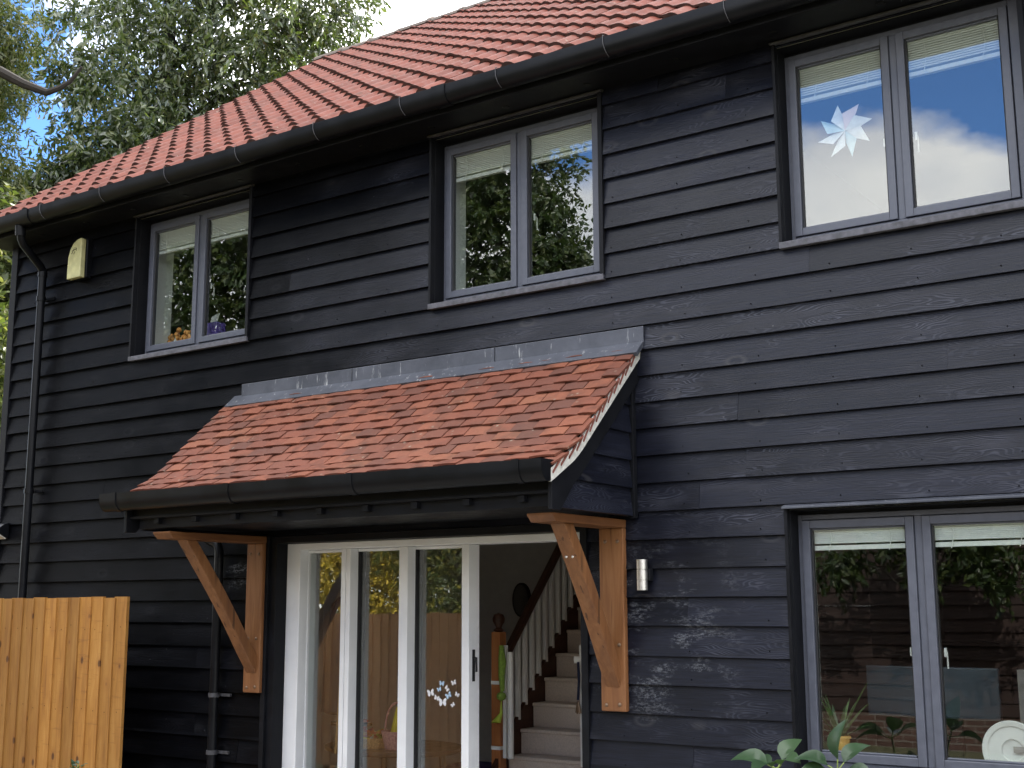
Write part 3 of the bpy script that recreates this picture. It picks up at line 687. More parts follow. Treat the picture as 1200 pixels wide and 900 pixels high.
ct_ = tl.build('roof_tiles', M['tile'], canopy)
mo = MB(); mo2 = MB(); mo.extr_x([(y, z-.006) for y, z in pf]+[(y, z-.078) for y, z in pf[::-1]], CX1-.028, CX1-.009)
mo2.extr_x([(y, z-.006) for y, z in pf]+[(y, z-.078) for y, z in pf[::-1]], CX0+.009, CX0+.028)
mo.build('verge_mortar', M['mortar'], canopy); mo2.build('verge_mortar', M['mortar'], canopy)
tp = MB(); tp2 = MB()
for r_ in range(NC-1):
    d = CL-r_*GA2-.015; y0, z0 = croof(d); y1, z1 = croof(d-.085)
    for xx, tq in ((CX1-.014, tp), (CX0+.001, tp2)): tq.hexa([(xx, y0, z0-.040), (xx+.013, y0, z0-.040), (xx+.013, y1, z1-.008), (xx, y1, z1-.008), (xx, y0, z0-.027), (xx+.013, y0, z0-.027), (xx+.013, y1, z1+.005), (xx, y1, z1+.005)])
tp.build('verge_tile_ends', M['tile_edge'], canopy); tp2.build('verge_tile_ends', M['tile_edge'], canopy)
ld = MB()
segs = [CX0+.11, -5.85, -4.62, CX1+.018]
for a, b in zip(segs, segs[1:]):
    ld.box(a, b+.012, -.046, -.036, 3.29, 3.392)
    ld.strip_x([croof(-.01), croof(.06), croof(.115), croof(.15)], (a-.09 if a == segs[0] else a), b+.008, -.030)
ld.build('lead_flashing', M['lead'], canopy, bevel=.003)
for xx in (CX1-.045, CX0+.02):
    ba = MB()
    lo = [(y, z-.080) for y, z in pf]; hi = [(y, z-.215) for y, z in pf]
    ba.extr_x(lo[:23]+[(-.985, 2.40), (-.985, 2.245), (-.90, 2.245)]+[p for p in hi[::-1] if p[1] > 2.36], xx, xx+.025)
    ba.build('bargeboard', M['black'], canopy, bevel=.003)
for side, xx in ((1, CX1-.075), (-1, CX0+.075)):
    ck = MB()
    zb = 2.262
    for k_ in range(7):
        zt = min(zb+.163, 3.25)
        def yl(z): return max(-.86, -(3.30-.12-z)/.921)
        if yl(zt) > -.05: break
        o0, o1 = .030*side, .010*side
        ck.hexa([(xx-.02*side if side > 0 else xx+o0, yl(zb), zb), (xx+o0 if side > 0 else xx-.02*side, yl(zb), zb), (xx+o0 if side > 0 else xx-.02*side, -.035, zb), (xx-.02*side if side > 0 else xx+o0, -.035, zb),
                 (xx-.02*side if side > 0 else xx+o1, yl(zt), zt+.003), (xx+o1 if side > 0 else xx-.02*side, yl(zt), zt+.003), (xx+o1 if side > 0 else xx-.02*side, -.035, zt+.003), (xx-.02*side if side > 0 else xx+o1, -.035, zt+.003)])
        zb = zt
    ck.build('side_cheek', M['board'], canopy)
bt_ = MB(); bt_.box(CX1-.078, CX1-.036, -.078, -.036, 2.25, 3.13); bt_.build('corner_batten', M['black'], canopy, bevel=.002)
cf = MB(); cf.box(CX0+.05, CX1-.05, -.935, -.912, 2.335, 2.47); cf.box(CX0+.09, CX1-.07, -.912, -.83, 2.268, 2.345)
cf.box(CX0+.05, CX1-.05, -.96, -.935, 2.335, 2.352); cf.build('fascia', M['black'], canopy, bevel=.003)
cs = MB(); cs.box(CX0+.09, CX1-.09, -.83, -.036, 2.285, 2.30); cs.build('soffit', M['black'], canopy)
for i in range(9):
    r_ = MB(); xx = CX0+.30+i*.37; r_.box(xx-.022, xx+.022, -.945, -.913, 2.296, 2.333); r_.build('rafter_foot', M['black'], canopy, bevel=.002)
gg = MB(); CGY, CGZ = -1.035, 2.505
gg.extr_x(gutter_prof(CGY, CGZ, .125, .118), CX0-.11, CX1-.012)
for xx in (CX0-.113, CX1-.014): gg.extr_x(gutter_prof(CGY, CGZ, .125, .118)[:17], xx, xx+.004)
cg = gg.build('gutter', M['plastic'], canopy, smooth=True)
for xx in (-7.02, -5.93, -4.9, -3.73):
    u = MB(); u.extr_x(gutter_prof(CGY, CGZ+.003, .135, .126), xx-.022, xx+.022); u.build('gutter_joint', M['plastic'], cg, smooth=True)

# --- oak brackets
def bracket(cx, reach, label, bolts=True):
    b = thing('oak_bracket', label, 'bracket', (cx, 0, 1.14), 'oak brackets carrying the porch canopy')
    p = MB(); p.box(cx-.081, cx+.081, -.074, -.030, 1.147, 2.196); post = p.build('post', M['oak'], b, bevel=.006)
    for zz in (1.185, 1.52, 2.12):
        for dx in (-.042, .042):
            n = MB(); n.lathe([(.0115, 0), (.010, .004), (.005, .007), (0, .008)], (cx+dx+rng.uniform(-.004, .004), -.074, zz+rng.uniform(-.006, .006)), 10, 'Y'); n.build('bolt', M['nail'], post, smooth=True)
    a = MB(); a.extr_x([(-.036, 2.196), (-.036, 2.244), (-reach, 2.244), (-reach, 2.232), (-reach+.04, 2.196)], cx-.085, cx+.085); a.build('arm', M['oak_y'], b, bevel=.004)
    c = MB(); n = 8; sec = []
    y0, z0, y1, z1 = -reach+.22, 2.197, -.074, 1.335
    ww, hh = .048, .062
    for i in range(n+1):
        t = i/n; bow = .020*math.sin(math.pi*t)
        y = y0+(y1-y0)*t+bow*.83; z = z0+(z1-z0)*t+bow*.56
        dy, dz = (y1-y0), (z1-z0); L = math.hypot(dy, dz); ny, nz_ = dz/L, -dy/L      # normal, pointing out and down
        e0 = Vector((y+ny*hh*.62, z+nz_*hh*.62)); e1 = Vector((y-ny*hh*.62, z-nz_*hh*.62))
        if i == 0: e0 = Vector((y-.045, z0)); e1 = Vector((y+.050, z0))
        if i == n: e0 = Vector((y1, z-.055)); e1 = Vector((y1, z+.075))
        sec.append((e0, e1))
    vs = []; fs = []
    for e0, e1 in sec: vs += [(cx-ww, e0.x, e0.y), (cx+ww, e0.x, e0.y), (cx+ww, e1.x, e1.y), (cx-ww, e1.x, e1.y)]
    for i in range(n):
        for j in range(4): fs.append((4*i+j, 4*i+(j+1) % 4, 4*i+4+(j+1) % 4, 4*i+4+j))
    fs += [(3, 2, 1, 0), tuple(4*n+j for j in range(4))]
    c.add(vs, fs); br = c.build('brace', M['oak'], b, bevel=.006)
    if not bolts: return
    q = sec[2][0].lerp(sec[1][0], .45)
    for dx in (-.022, .020):
        nn = MB(); nn.lathe([(.009, 0), (.006, .004), (0, .006)], (cx+dx, q.x-.001, q.y), 8, 'Y'); nn.build('bolt', M['steel'], br, smooth=True)
bracket(-3.757, .83, 'oak gallows bracket beside the steel wall lamp')
bracket(-6.722, .93, 'oak gallows bracket in front of the black downpipe', False)

# ================================================================== SMALL THINGS ON THE WALL
wl = thing('wall_lamp', 'stainless steel up and down wall lamp right of the oak bracket', 'lamp', (-3.54, -.03, 1.92))
b = MB()
for z0, z1 in ((-.088, -.0305), (-.0285, .0285), (.0305, .088)): b.lathe([(0, z0), (.0295, z0), (.0315, z0+.0015), (.0315, z1-.0015), (.0295, z1), (0, z1)], (-3.54, -.095, 1.92), 28)
b.lathe([(.029, -.04), (.029, .04)], (-3.54, -.095, 1.92), 20); b.build('lamp_body', M['steel'], wl, smooth=True)
b = MB(); b.box(-3.548, -3.50, -.075, -.03, 1.885, 1.955); b.build('mounting_plate', M['black'], wl, bevel=.004)

al = thing('alarm_box', 'weathered yellow burglar alarm box high on the black wall', 'alarm', (-8.96, -.03, 4.66))
b = MB(); shp = [(-9.052, 4.505), (-8.872, 4.480+.025), (-8.872, 4.84), (-8.885, 4.850), (-8.93, 4.842), (-8.985, 4.815), (-9.025, 4.765), (-9.047, 4.70), (-9.053, 4.6)]
b.extr_y(shp, -.135, -.085); b.build('cover', M['yellow'], al, bevel=.012)
b = MB(); b.extr_y([(x+.012, z+.004) for x, z in shp], -.082, -.02); b.build('back_box', M['plastic'], al, bevel=.006)
b = MB()
for (x0, z0, x1, z1) in ((-8.985, 4.735, -8.965, 4.775), (-8.995, 4.748, -8.93, 4.76), (-8.955, 4.74, -8.97, 4.715), (-8.985, 4.735, -9.0, 4.722), (-8.945, 4.775, -8.935, 4.742)):
    b.tube([(x0, -.1356, z0), (x1, -.1356, z1)], .0026, 5)
b.build('emblem', M['black'], al)

fl = thing('flood_light', 'small black flood light with pale lens at the left house corner', 'light', (-9.85, -.03, 2.42))
b = MB(); b.extr_x([(-.04, 2.33), (-.04, 2.47), (-.09, 2.455), (-.16, 2.405), (-.155, 2.39)], -10.02, -9.78); b.build('housing', M['plastic'], fl, bevel=.005)
b = MB(); b.hexa([(-10.0, -.140, 2.377), (-9.80, -.140, 2.377), (-9.80, -.055, 2.328), (-10.0, -.055, 2.328), (-10.0, -.145, 2.383), (-9.80, -.145, 2.383), (-9.80, -.055, 2.337), (-10.0, -.055, 2.337)]); b.build('lens', M['blind'], fl)

# ================================================================== FENCES
def fence(x_from, x_to, y, top, mat, name, label, flip=1, pitch=.117, zj=.006):
    root = thing(name, label, 'fence', ((x_from+x_to)/2, y, 0))
    f = MB(); x = x_to
    while x > x_from:
        w = pitch+rng.uniform(-.005, .006); tz = top+rng.uniform(-zj, zj); t0, t1 = .006, .019; l = rng.uniform(-.002, .002)
        # feather-edge: thin on one side, thick on the other, thick edge lapping the next board
        f.hexa([(x-w-.022, y-flip*(.010+t0), .05), (x, y-flip*(.010+t1), .05), (x, y-flip*.006, .05), (x-w-.022, y-flip*.002, .05),
                (x-w-.022+l, y-flip*(.010+t0), tz), (x+l, y-flip*(.010+t1), tz), (x+l, y-flip*.006, tz), (x-w-.022+l, y-flip*.002, tz)])
        x -= w
    xq = x_to-.06
    while flip > 0 and xq > x_to-6:
        for zz in (.35, 1.0, 1.6):
            f.lathe([(.0035, 0), (.003, .0012), (0, .0014)], (xq+rng.uniform(-.02, .02), y-.0275, zz+rng.uniform(-.02, .02)), 7, 'Y', 1)
        xq -= pitch
    f.build('boards', [mat, M['nail_dark']], root)
    for zz in (.35, 1.0, 1.6):
        r_ = MB(); y0, y1 = sorted((y+flip*.002, y+flip*.05)); r_.box(x_from, x_to-.3, y0, y1, zz-.04, zz+.04); r_.build('rail', mat, root)
    x = x_to-.6
    while x > x_from:
        r_ = MB(); y0, y1 = sorted((y+flip*.052, y+flip*.14)); r_.box(x-.05, x+.05, y0, y1, 0, top-.1); r_.build('fence_post', mat, root); x -= 2.4
    return root
fence(-14.0, -7.607, -.45, 1.818, M['fence'], 'garden_fence', 'bright orange close-boarded timber fence in front of the black wall', pitch=.141)
fence(-19.0, -6.8, -3.6, 1.67, M['fence_brown'], 'boundary_fence', 'long brown close-boarded boundary fence mirrored in the glazed doors', flip=-1, pitch=.115)

# ================================================================== OUTBUILDING ACROSS THE GARDEN
ob = thing('outbuilding', 'low reddish brown weatherboarded outbuilding mirrored in the ground-floor window', 'outbuilding', (-2.5, -12, 0))
b = MB(); b.box(-8.05, 3.0, -15.0, -9.22, 0, .42); b.build('plinth', M['brick'], ob)
b = MB(); z = .42
while z < 3.3:
    b.hexa([(-8.0, -14.95, z), (2.95, -14.95, z), (2.95, -9.19, z), (-8.0, -9.19, z), (-8.0, -14.95, z+.163), (2.95, -14.95, z+.163), (2.95, -9.212, z+.163), (-8.0, -9.212, z+.163)])
    z += .165
b.build('wall', M['barn'], ob)
b = MB(); b.extr_x([(-9.0, 3.25), (-12.1, 4.7), (-15.2, 3.25), (-15.2, 3.4), (-12.1, 4.86), (-9.0, 3.4)], -8.3, 3.2); b.build('roof', M['ridge'], ob)

# ================================================================== TREES
def leaf_mesh(name, mat, parent, clumps, n_per, spray=9, L=.10, Wd=.034, droop=.6, spread=.28, seed=1, flat=False):
    """clumps: (x,y,z,r). Every clump is a loose ball of sprays, every spray a drooping stem carrying paired leaves."""
    g = np.random.default_rng(seed); cs = np.array(clumps, float); nS = n_per*len(cs)
    ci = np.repeat(np.arange(len(cs)), n_per)
    d = g.normal(size=(nS, 3)); d /= np.linalg.norm(d, axis=1)[:, None]
    rad = cs[ci, 3]*np.power(g.random(nS), 0.42)
    c = cs[ci, :3]+d*rad[:, None]*np.array([1, 1, .8])
    # sub-clumping leaves gaps
    sub = g.normal(size=(len(cs)*14, 3)); sub /= np.linalg.norm(sub, axis=1)[:, None]
    sidx = ci*14+g.integers(0, 14, nS)
    sc_ = cs[ci, :3]+sub[sidx]*(cs[ci, 3]*.85)[:, None]*np.array([1, 1, .8])
    mixf = (g.random(nS) < .8)[:, None]
    c = np.where(mixf, sc_+g.normal(size=(nS, 3))*(cs[ci, 3]*spread)[:, None], c)
    ax = d*0.6+g.normal(size=(nS, 3))*.5; ax[:, 2] -= droop; ax /= np.linalg.norm(ax, axis=1)[:, None]
    k = np.arange(spray); t = (k//2+.5)*(L*.55)
    base = c[:, None, :]+ax[:, None, :]*t[None, :, None]
    side = np.cross(ax, g.normal(size=(nS, 3))); side /= np.linalg.norm(side, axis=1)[:, None]+1e-9
    sg = np.where(k % 2 == 0, 1.0, -1.0)
    ld = ax[:, None, :]*.62+side[:, None, :]*sg[None, :, None]*.8+g.normal(size=(nS, spray, 3))*.28
    ld[:, :, 2] -= .18+.3*droop; ld /= np.linalg.norm(ld, axis=2)[:, :, None]
    nrm = np.cross(ld, g.normal(size=ld.shape)+np.array([0, 0, .6])); nrm /= np.linalg.norm(nrm, axis=2)[:, :, None]+1e-9
    wv = np.cross(ld, nrm)
    s = g.uniform(.7, 1.25, (nS, spray, 1)); LL, WW = L*s, Wd*s
    base = base.reshape(-1, 1, 3); ld = ld.reshape(-1, 1, 3); wv = wv.reshape(-1, 1, 3); nrm = nrm.reshape(-1, 1, 3); LL = LL.reshape(-1, 1, 1); WW = WW.reshape(-1, 1, 1)
    V = np.concatenate([base, base+ld*LL*.45+wv*WW*.5+nrm*WW*.16, base+ld*LL-nrm*WW*.25, base+ld*LL*.45-wv*WW*.5+nrm*WW*.16], 1)
    n = len(V); off = OFF[parent.name]; V = V.reshape(-1, 3)-np.array([off.x, off.y, off.z])
    me = bpy.data.meshes.new(name); me.vertices.add(n*4); me.vertices.foreach_set('co', V.astype(np.float32).ravel())
    idx = np.arange(n)[:, None]*4; tri = np.concatenate([idx+np.array([[0, 1, 2]]), idx+np.array([[0, 2, 3]])], 1).astype(np.int32).ravel()
    me.loops.add(len(tri)); me.loops.foreach_set('vertex_index', tri); me.polygons.add(n*2)
    me.polygons.foreach_set('loop_start', np.arange(n*2, dtype=np.int32)*3)
    me.materials.append(mat); me.update(calc_edges=True); me.validate()
    o = bpy.data.objects.new(name, me); COL.objects.link(o); o.parent = parent; OFF[o.name] = off
    return o
def tree(name, label, base, trunk, tr, limbs, clumps, mat, n_per, group=None, cat='tree', **kw):
    root = thing(name, label, cat, base, group)
    t = MB(); t.tube(trunk, tr, 12)
    for l in limbs:
        n = len(l[0]); t.tube(l[0], [l[1]*(1-.8*i/(n-1)) for i in range(n)], 8)
    t.build('trunk', M['bark'], root, smooth=True)
    leaf_mesh('crown', mat, root, clumps, n_per, **kw)
    return root
def limbset(p0, clumps, rad, rs, frac=1.0):
    out = []
    for c in clumps:
        if rs.random() > frac: continue
        a = Vector(p0(c)); b = Vector(c[:3]); m1 = a.lerp(b, .35)+Vector((rs.uniform(-.2, .2), rs.uniform(-.2, .2), .25)); m2 = a.lerp(b, .7)+Vector((rs.uniform(-.2, .2), rs.uniform(-.2, .2), .15))
        out.append(([a, m1, m2, b], rad*rs.uniform(.6, 1.0)))
    return out
def away(p, k):     # the trees behind the gable, set back from the house
    return (p[0]*k, -6.5+(p[1]+6.5)*k, 1.75+(p[2]-1.75)*k)
K = 1.12
cen = [(-13.28, 3.1, 9.07, .85), (-12.94, 3.84, 9.63, 1.0), (-12.16, 4.35, 9.74, 1.0), (-11.73, 5.2, 10.09, .95), (-11.2, 5.5, 10.65, .75), (-13.03, 3.42, 8.4, .9), (-12.59, 4.25, 8.83, 1.0), (-12.09, 5.1, 9.2, .95),
       (-13.28, 3.38, 7.79, .8), (-12.99, 4.12, 8.1, .9), (-12.58, 4.73, 8.3, .95), (-13.61, 3.27, 7.2, .65), (-13.28, 3.82, 7.35, .75), (-12.34, 4.01, 10.77, 1.1), (-11.48, 4.92, 11.2, 1.0), (-13.05, 3.31, 10.55, 1.0), (-11.9, 5.6, 9.5, .7), (-13.83, 2.93, 6.9, .6),
       (-12.6, 5.2, 11.9, 1.3), (-13.4, 4.6, 11.6, 1.2), (-13.2, 5.4, 7.2, .9), (-12.4, 5.6, 8.0, .9)]
cen = [away(c, K)+(c[3]*K,) for c in cen]
tb = away((-13.17, 4.4, 1.75), K)
trk = [(tb[0], tb[1], 0), (tb[0]+.05, tb[1], 4.0)]+[away(p, K) for p in ((-13.17, 4.3, 6.9), (-13.12, 4.1, 9.2), (-12.9, 4.0, 10.9))]
rs = random.Random(5)
tree('ash_tree', 'tall grey-green ash tree rising behind the roof verge', (tb[0], tb[1], 0), trk, [.26, .24, .17, .12, .05],
     limbset(lambda c: (tb[0], tb[1], max(4.5, c[2]-1.6)), cen, .055, rs), cen, M['leaf_ash'], 290, L=.125, Wd=.046, droop=.75, spread=.22, seed=3)
lt = [(-11.17, .54, 7.69, .55), (-11.31, .82, 7.07, .6), (-11.34, .69, 6.47, .6), (-11.69, .27, 7.26, .7), (-11.55, .22, 7.95, .7), (-11.84, .32, 6.56, .7), (-11.75, 1.09, 6.05, .55), (-11.35, .25, 8.48, .6), (-11.6, 1.3, 5.6, .5), (-11.9, .9, 7.6, .6), (-11.5, .5, 5.9, .5)]
K2 = 1.28
lt = [away((c[0]-.38, c[1]-.25, c[2]), K2)+(c[3]*K2,) for c in lt]; lb = away((-11.9, .3, 1.75), K2)
brn = [away(p, 1.22) for p in ((-11.0, -.8, 6.9), (-10.21, -.43, 6.66), (-10.02, -.28, 6.59), (-9.86, -.14, 6.48), (-9.69, -.01, 6.40), (-9.59, .05, 6.44), (-9.51, .1, 6.5), (-9.4, .14, 6.63))]
tree('cypress_tree', 'yellow-green feathery tree with a bare dark branch at the left edge', (lb[0], lb[1], 0), [(lb[0], lb[1], 0), (lb[0], lb[1]+.1, 5), (lb[0]+.1, lb[1], 9), (lb[0], lb[1], 12)], [.3, .24, .14, .03],
     limbset(lambda c: (lb[0], lb[1], max(3, c[2]-.8)), lt, .06, rs)+[([(lb[0], lb[1], 8.6)]+brn, .085)], lt, M['leaf_pine'], 520, spray=9, L=.10, Wd=.028, droop=.55, spread=.24, seed=8)
lw = [(-14.18, 2.56, 5.84, .7), (-14.32, 2.67, 4.88, .8), (-14.45, 2.76, 4.02, .8), (-15.03, 3.27, 5.53, .9), (-13.9, 1.9, 4.88, .7), (-14.6, 2.6, 3.2, .8), (-14.4, 3.1, 6.5, .7)]
tree('hazel_bush', 'sunlit yellow-green hazel bush beyond the left house corner', (-14.5, 2.8, 0), [(-14.5, 2.8, 0), (-14.45, 2.8, 2), (-14.4, 2.8, 5.5)], [.12, .09, .03], limbset(lambda c: (-14.5, 2.8, max(.5, c[2]-1.2)), lw, .04, rs), lw, M['leaf_pine'], 260, cat='bush', L=.11, Wd=.06, droop=.4, seed=12)
fr_ = [(-17.0, 6.2, 7.0, 1.2), (-18.5, 5.0, 6.6, 1.3), (-17.5, 6.4, 6.2, 1.3), (-19.6, 4.2, 6.4, 1.4)]
tree('far_tree', 'pale green tree farther back between the ash and the left-hand tree', (-18.2, 5.6, 0), [(-18.2, 5.6, 0), (-18.2, 5.6, 5), (-18.0, 5.6, 7.4)], [.25, .2, .05], limbset(lambda c: (-18.2, 5.6, max(3, c[2]-1.5)), fr_, .06, rs), fr_, M['leaf_pine'], 420, L=.12, Wd=.05, droop=.5, seed=14)
# trees and hedge across the garden, seen in the glass
gt1 = [(-17.0, -15, 12.6, 1.8), (-15.2, -14.6, 11.4, 1.5), (-18.8, -15, 11.4, 2.0), (-16.5, -14.2, 9.8, 2.0), (-14.6, -14.4, 9.5, 1.3), (-19.2, -14.6, 8.8, 2.0), (-16.4, -14, 7.4, 2.0), (-14.2, -14.3, 7.6, 1.4), (-19.6, -14.5, 6.2, 2.0), (-16.2, -14, 5.0, 1.9), (-18.5, -14, 3.6, 1.9), (-13.7, -14.6, 8.6, .7), (-14.2, -14.4, 5.4, 1.5), (-13.6, -14.4, 7.0, .9), (-15, -14.4, 3.2, 1.4), (-18.5, -15, 13.8, 1.8), (-14.9, -14.5, 12.6, .9)]
tree('sycamore_tree', 'broad sycamore across the garden mirrored in the middle upper window', (-17.6, -14.8, 0), [(-17.6, -14.8, 0), (-17.6, -14.8, 4), (-17.7, -14.8, 10)], [.35, .28, .06], limbset(lambda c: (-17.6, -14.8, max(2, c[2]-1.5)), gt1, .07, rs), gt1, M['leaf_dark'], 620, group=None, L=.14, Wd=.085, droop=.4, spread=.22, seed=21)
gt2 = [(x, y, z, 2.1) for x, y, z in ((-26, -14, 12), (-24, -13.5, 9.5), (-28, -14, 9.5), (-26, -13, 7), (-23.5, -13.5, 6.2), (-28.5, -13.5, 6.5), (-30.5, -14, 8.5), (-25.5, -13.2, 4.2), (-28.5, -13, 3.6), (-30, -14, 12), (-23.4, -13.6, 3.2), (-26, -14, 15), (-28.5, -14, 16.5), (-24, -14, 14), (-22.3, -14, 12), (-22, -14, 9), (-31.5, -14, 15), (-27, -14, 18.5), (-33, -13, 11), (-33, -13, 7))]
tree('sycamore_tree', 'tall dense sycamore farther left across the garden mirrored in the left upper window', (-26.5, -14, 0), [(-26.5, -14, 0), (-26.5, -14, 5), (-26.6, -14, 17)], [.4, .3, .07], limbset(lambda c: (-26.5, -14, max(2, c[2]-1.5)), gt2, .08, rs), gt2, M['leaf_dark'], 420, L=.20, Wd=.13, droop=.4, spread=.22, seed=22)
gt3 = [(x, -10.3+rng.uniform(-.5, .5), z, .95) for x, z in ((-14.1, 1.7), (-14.3, 2.7), (-14.2, 3.6), (-15.8, 2.4), (-17, 2.3), (-15.4, 3.4), (-16.6, 3.2), (-18.2, 2.2), (-19.5, 2.4), (-18.4, 3.3), (-15.2, 1.6), (-17.6, 3.9), (-20.4, 3.2), (-15.6, 4.1))]
tree('hedge_shrub', 'golden autumn shrub behind the brown fence mirrored in the left door panes', (-17.4, -10.3, 0), [(-17.4, -10.3, 0), (-17.4, -10.3, 2), (-17.4, -10.3, 3)], [.1, .08, .02], limbset(lambda c: (-17.4, -10.3, .6), gt3, .04, rs), gt3, M['leaf_gold'], 420, cat='shrub', L=.085, Wd=.045, droop=.3, seed=23)
gt5 = [(x, -10.0+rng.uniform(-.4, .4), z, .9) for x, z in ((-10.6, 2.1), (-11.6, 2.3), (-12.6, 2.2), (-11.1, 3.2), (-12.3, 3.3), (-12.0, 4.1), (-12.9, 4.2), (-9.8, 2.6), (-10.4, 3.6), (-13.0, 1.6), (-13.1, 3.0))]
tree('hedge_shrub', 'dark green shrub flecked with gold behind the brown fence mirrored in the right pane', (-12.3, -10.0, 0), [(-12.3, -10, 0), (-12.3, -10, 2), (-12.3, -10, 3)], [.1, .08, .02], limbset(lambda c: (-12.3, -10.0, .6), gt5, .04, rs), gt5, M['leaf_mixed'], 420, cat='shrub', L=.085, Wd=.045, droop=.3, seed=25)
gt4 = [(-4.3, -7.9, 2.45, .38), (-3.9, -7.85, 2.30, .34), (-3.55, -7.8, 2.15, .30), (-5.35, -7.9, 2.25, .26), (-4.7, -7.95, 2.75, .4), (-3.7, -7.9, 2.75, .4), (-4.2, -7.9, 3.1, .5)]
tree('young_tree', 'slender young tree before the outbuilding mirrored in the ground-floor window', (-4.4, -8.0, 0), [(-4.4, -8.0, 0), (-4.42, -8.0, 1.6), (-4.3, -7.95, 3.0)], [.035, .028, .01], limbset(lambda c: (-4.41, -8.0, 1.7), gt4, .014, rs), gt4, M['leaf_dark'], 70, L=.10, Wd=.05, droop=.3, seed=24)

# ================================================================== GARDEN PLANT BY THE WINDOW
def broad_leaf(mb, base, d, up, L, Wd):
    d = Vector(d).normalized(); up = Vector(up); s = d.cross(up).normalized(); n = s.cross(d).normalized(); N = 7; ctr = []; l_ = []; r_ = []
    for i in range(N+1):
        t = i/N; w = Wd*.5*math.sin(math.pi*min(1, t**.75))**.8 if 0 < t < 1 else .0005
        c = Vector(base)+d*(L*t)+n*(L*(.10*math.sin(math.pi*t)-.22*t*t)); ctr.append(c); l_.append(c+s*w+n*w*.35); r_.append(c-s*w+n*w*.35)
    vs = ctr+l_+r_; fs = []; k = N+1
    for i in range(N): fs += [(i, i+1, k+i+1, k+i), (i+1, i, 2*k+i, 2*k+i+1)]
    mb.add(vs, fs)
pl = thing('hydrangea_plant', 'broad-leaved green garden plant below the ground-floor window', 'plant', (-2.45, -.75, 0)); OFF[pl.name] = Vector((-2.56, -.75, .03))
lv = MB(); stm = MB()
for (x, y, z, ds) in ((-2.60, -.72, 1.02, [(-1, -.2, .25), (.75, -.6, .35), (.3, .5, .6), (-.1, -.8, .1), (-.8, .5, .05)]), (-2.28, -.78, 1.04, [(.15, -.2, .95), (-.9, -.4, .35), (-.75, -.6, -.15), (.8, -.2, -.1), (.4, .6, .5)]), (-2.42, -.70, .90, [(-.6, -.7, .1), (.7, -.6, .0), (0, -.9, .3)]), (-2.75, -.65, .86, [(-.8, -.4, .1), (.3, -.9, .1)]), (-2.1, -.7, .84, [(.8, -.4, .2), (-.3, -.9, .1)])):
    stm.tube([(-2.45+rng.uniform(-.05, .05), -.7, .035), ((x-2.45)/2, -.7, z*.55), (x, y, z)], [.009, .007, .005], 8)
    for d in ds:
        e = Vector((x, y, z))+Vector(d).normalized()*.045; stm.tube([(x, y, z-.01), e], .003, 6)
        broad_leaf(lv, e, d, (rng.uniform(-.2, .2), -.5, 1), rng.uniform(.13, .185), rng.uniform(.085, .11))
stm.build('stem', M['stem'], pl, smooth=True); o = lv.build('foliage', M['leaf_plant'], pl, smooth=True)
sp = thing('garden_shrub', 'small shrub with leaf tips at the foot of the orange fence', 'shrub', (-7.7, -.8, 0))
lv = MB(); stm = MB()
for i in range(9):
    x, y, z = -7.72+rng.uniform(-.12, .12), -.72+rng.uniform(-.05, .05), .60+rng.uniform(-.14, .06); stm.tube([(-7.75, -.72, 0), (x, y, z)], .004, 6)
    for j in range(4): broad_leaf(lv, (x, y, z-.03*j), (rng.uniform(-1, 1), rng.uniform(-1, .3), rng.uniform(.1, .8)), (0, -.3, 1), .06, .03)
stm.build('stem', M['stem'], sp); lv.build('foliage', M['leaf_plant'], sp, smooth=True)

# ================================================================== HALL INSIDE THE DOORS
stc = thing('staircase', 'beige carpeted staircase seen through the open glazed doorway', 'staircase', (-5.3, 2.5, 0))
SX0, SX1, SY0, RI, GO = -5.70, -4.90, 1.261, .185, .171
fs_ = MB(); NS = 12
zbase = .254
for i in range(NS):
    y = SY0+i*GO; z = zbase+i*RI
    fs_.box(SX0+.03, SX1, y, y+GO+.03, z-RI if i else .06, z)
    fs_.box(SX0+.03, SX1, y-.014, y+.02, z-.028, z+.001)
fs_.build('carpet_tread', M['carpet'], stc, bevel=.008)
sg = MB()
sg.add([(SX0, SY0-.05, .06), (SX0, SY0-.05, zbase+.08), (SX0, SY0+NS*GO, zbase+NS*RI+.10), (SX0, SY0+NS*GO, zbase+NS*RI-.3), (SX0, SY0+.3, .06),
        (SX0+.03, SY0-.05, .06), (SX0+.03, SY0-.05, zbase+.08), (SX0+.03, SY0+NS*GO, zbase+NS*RI+.10), (SX0+.03, SY0+NS*GO, zbase+NS*RI-.3), (SX0+.03, SY0+.3, .06)],
       [(0, 1, 2, 3, 4), (9, 8, 7, 6, 5), (0, 5, 6, 1), (1, 6, 7, 2), (2, 7, 8, 3), (3, 8, 9, 4), (4, 9, 5, 0)])
sg.build('string_board', M['mahog'], stc)
hr = MB(); hs = RI/GO
hy0, hz0 = 1.56, 1.33
hr.hexa([(SX0-.015, hy0, hz0-.035), (SX0+.045, hy0, hz0-.035), (SX0+.045, hy0+2.1, hz0-.035+2.1*hs), (SX0-.015, hy0+2.1, hz0-.035+2.1*hs), (SX0-.015, hy0, hz0+.04), (SX0+.045, hy0, hz0+.04), (SX0+.045, hy0+2.1, hz0+.04+2.1*hs), (SX0-.015, hy0+2.1, hz0+.04+2.1*hs)])
hr.build('handrail', M['mahog'], stc, bevel=.01)
bl0 = None
for i in range(14):
    y = 1.66+i*.098; zb = zbase+(y-SY0)*hs+.085; zt = hz0-.03+(y-hy0)*hs
    b = MB(); b.box(SX0, SX0+.032, y-.016, y+.016, zb, zt); b.build('baluster', M['white'], stc, bevel=.003)
nw = MB(); nx, ny = SX0+.005, 1.515
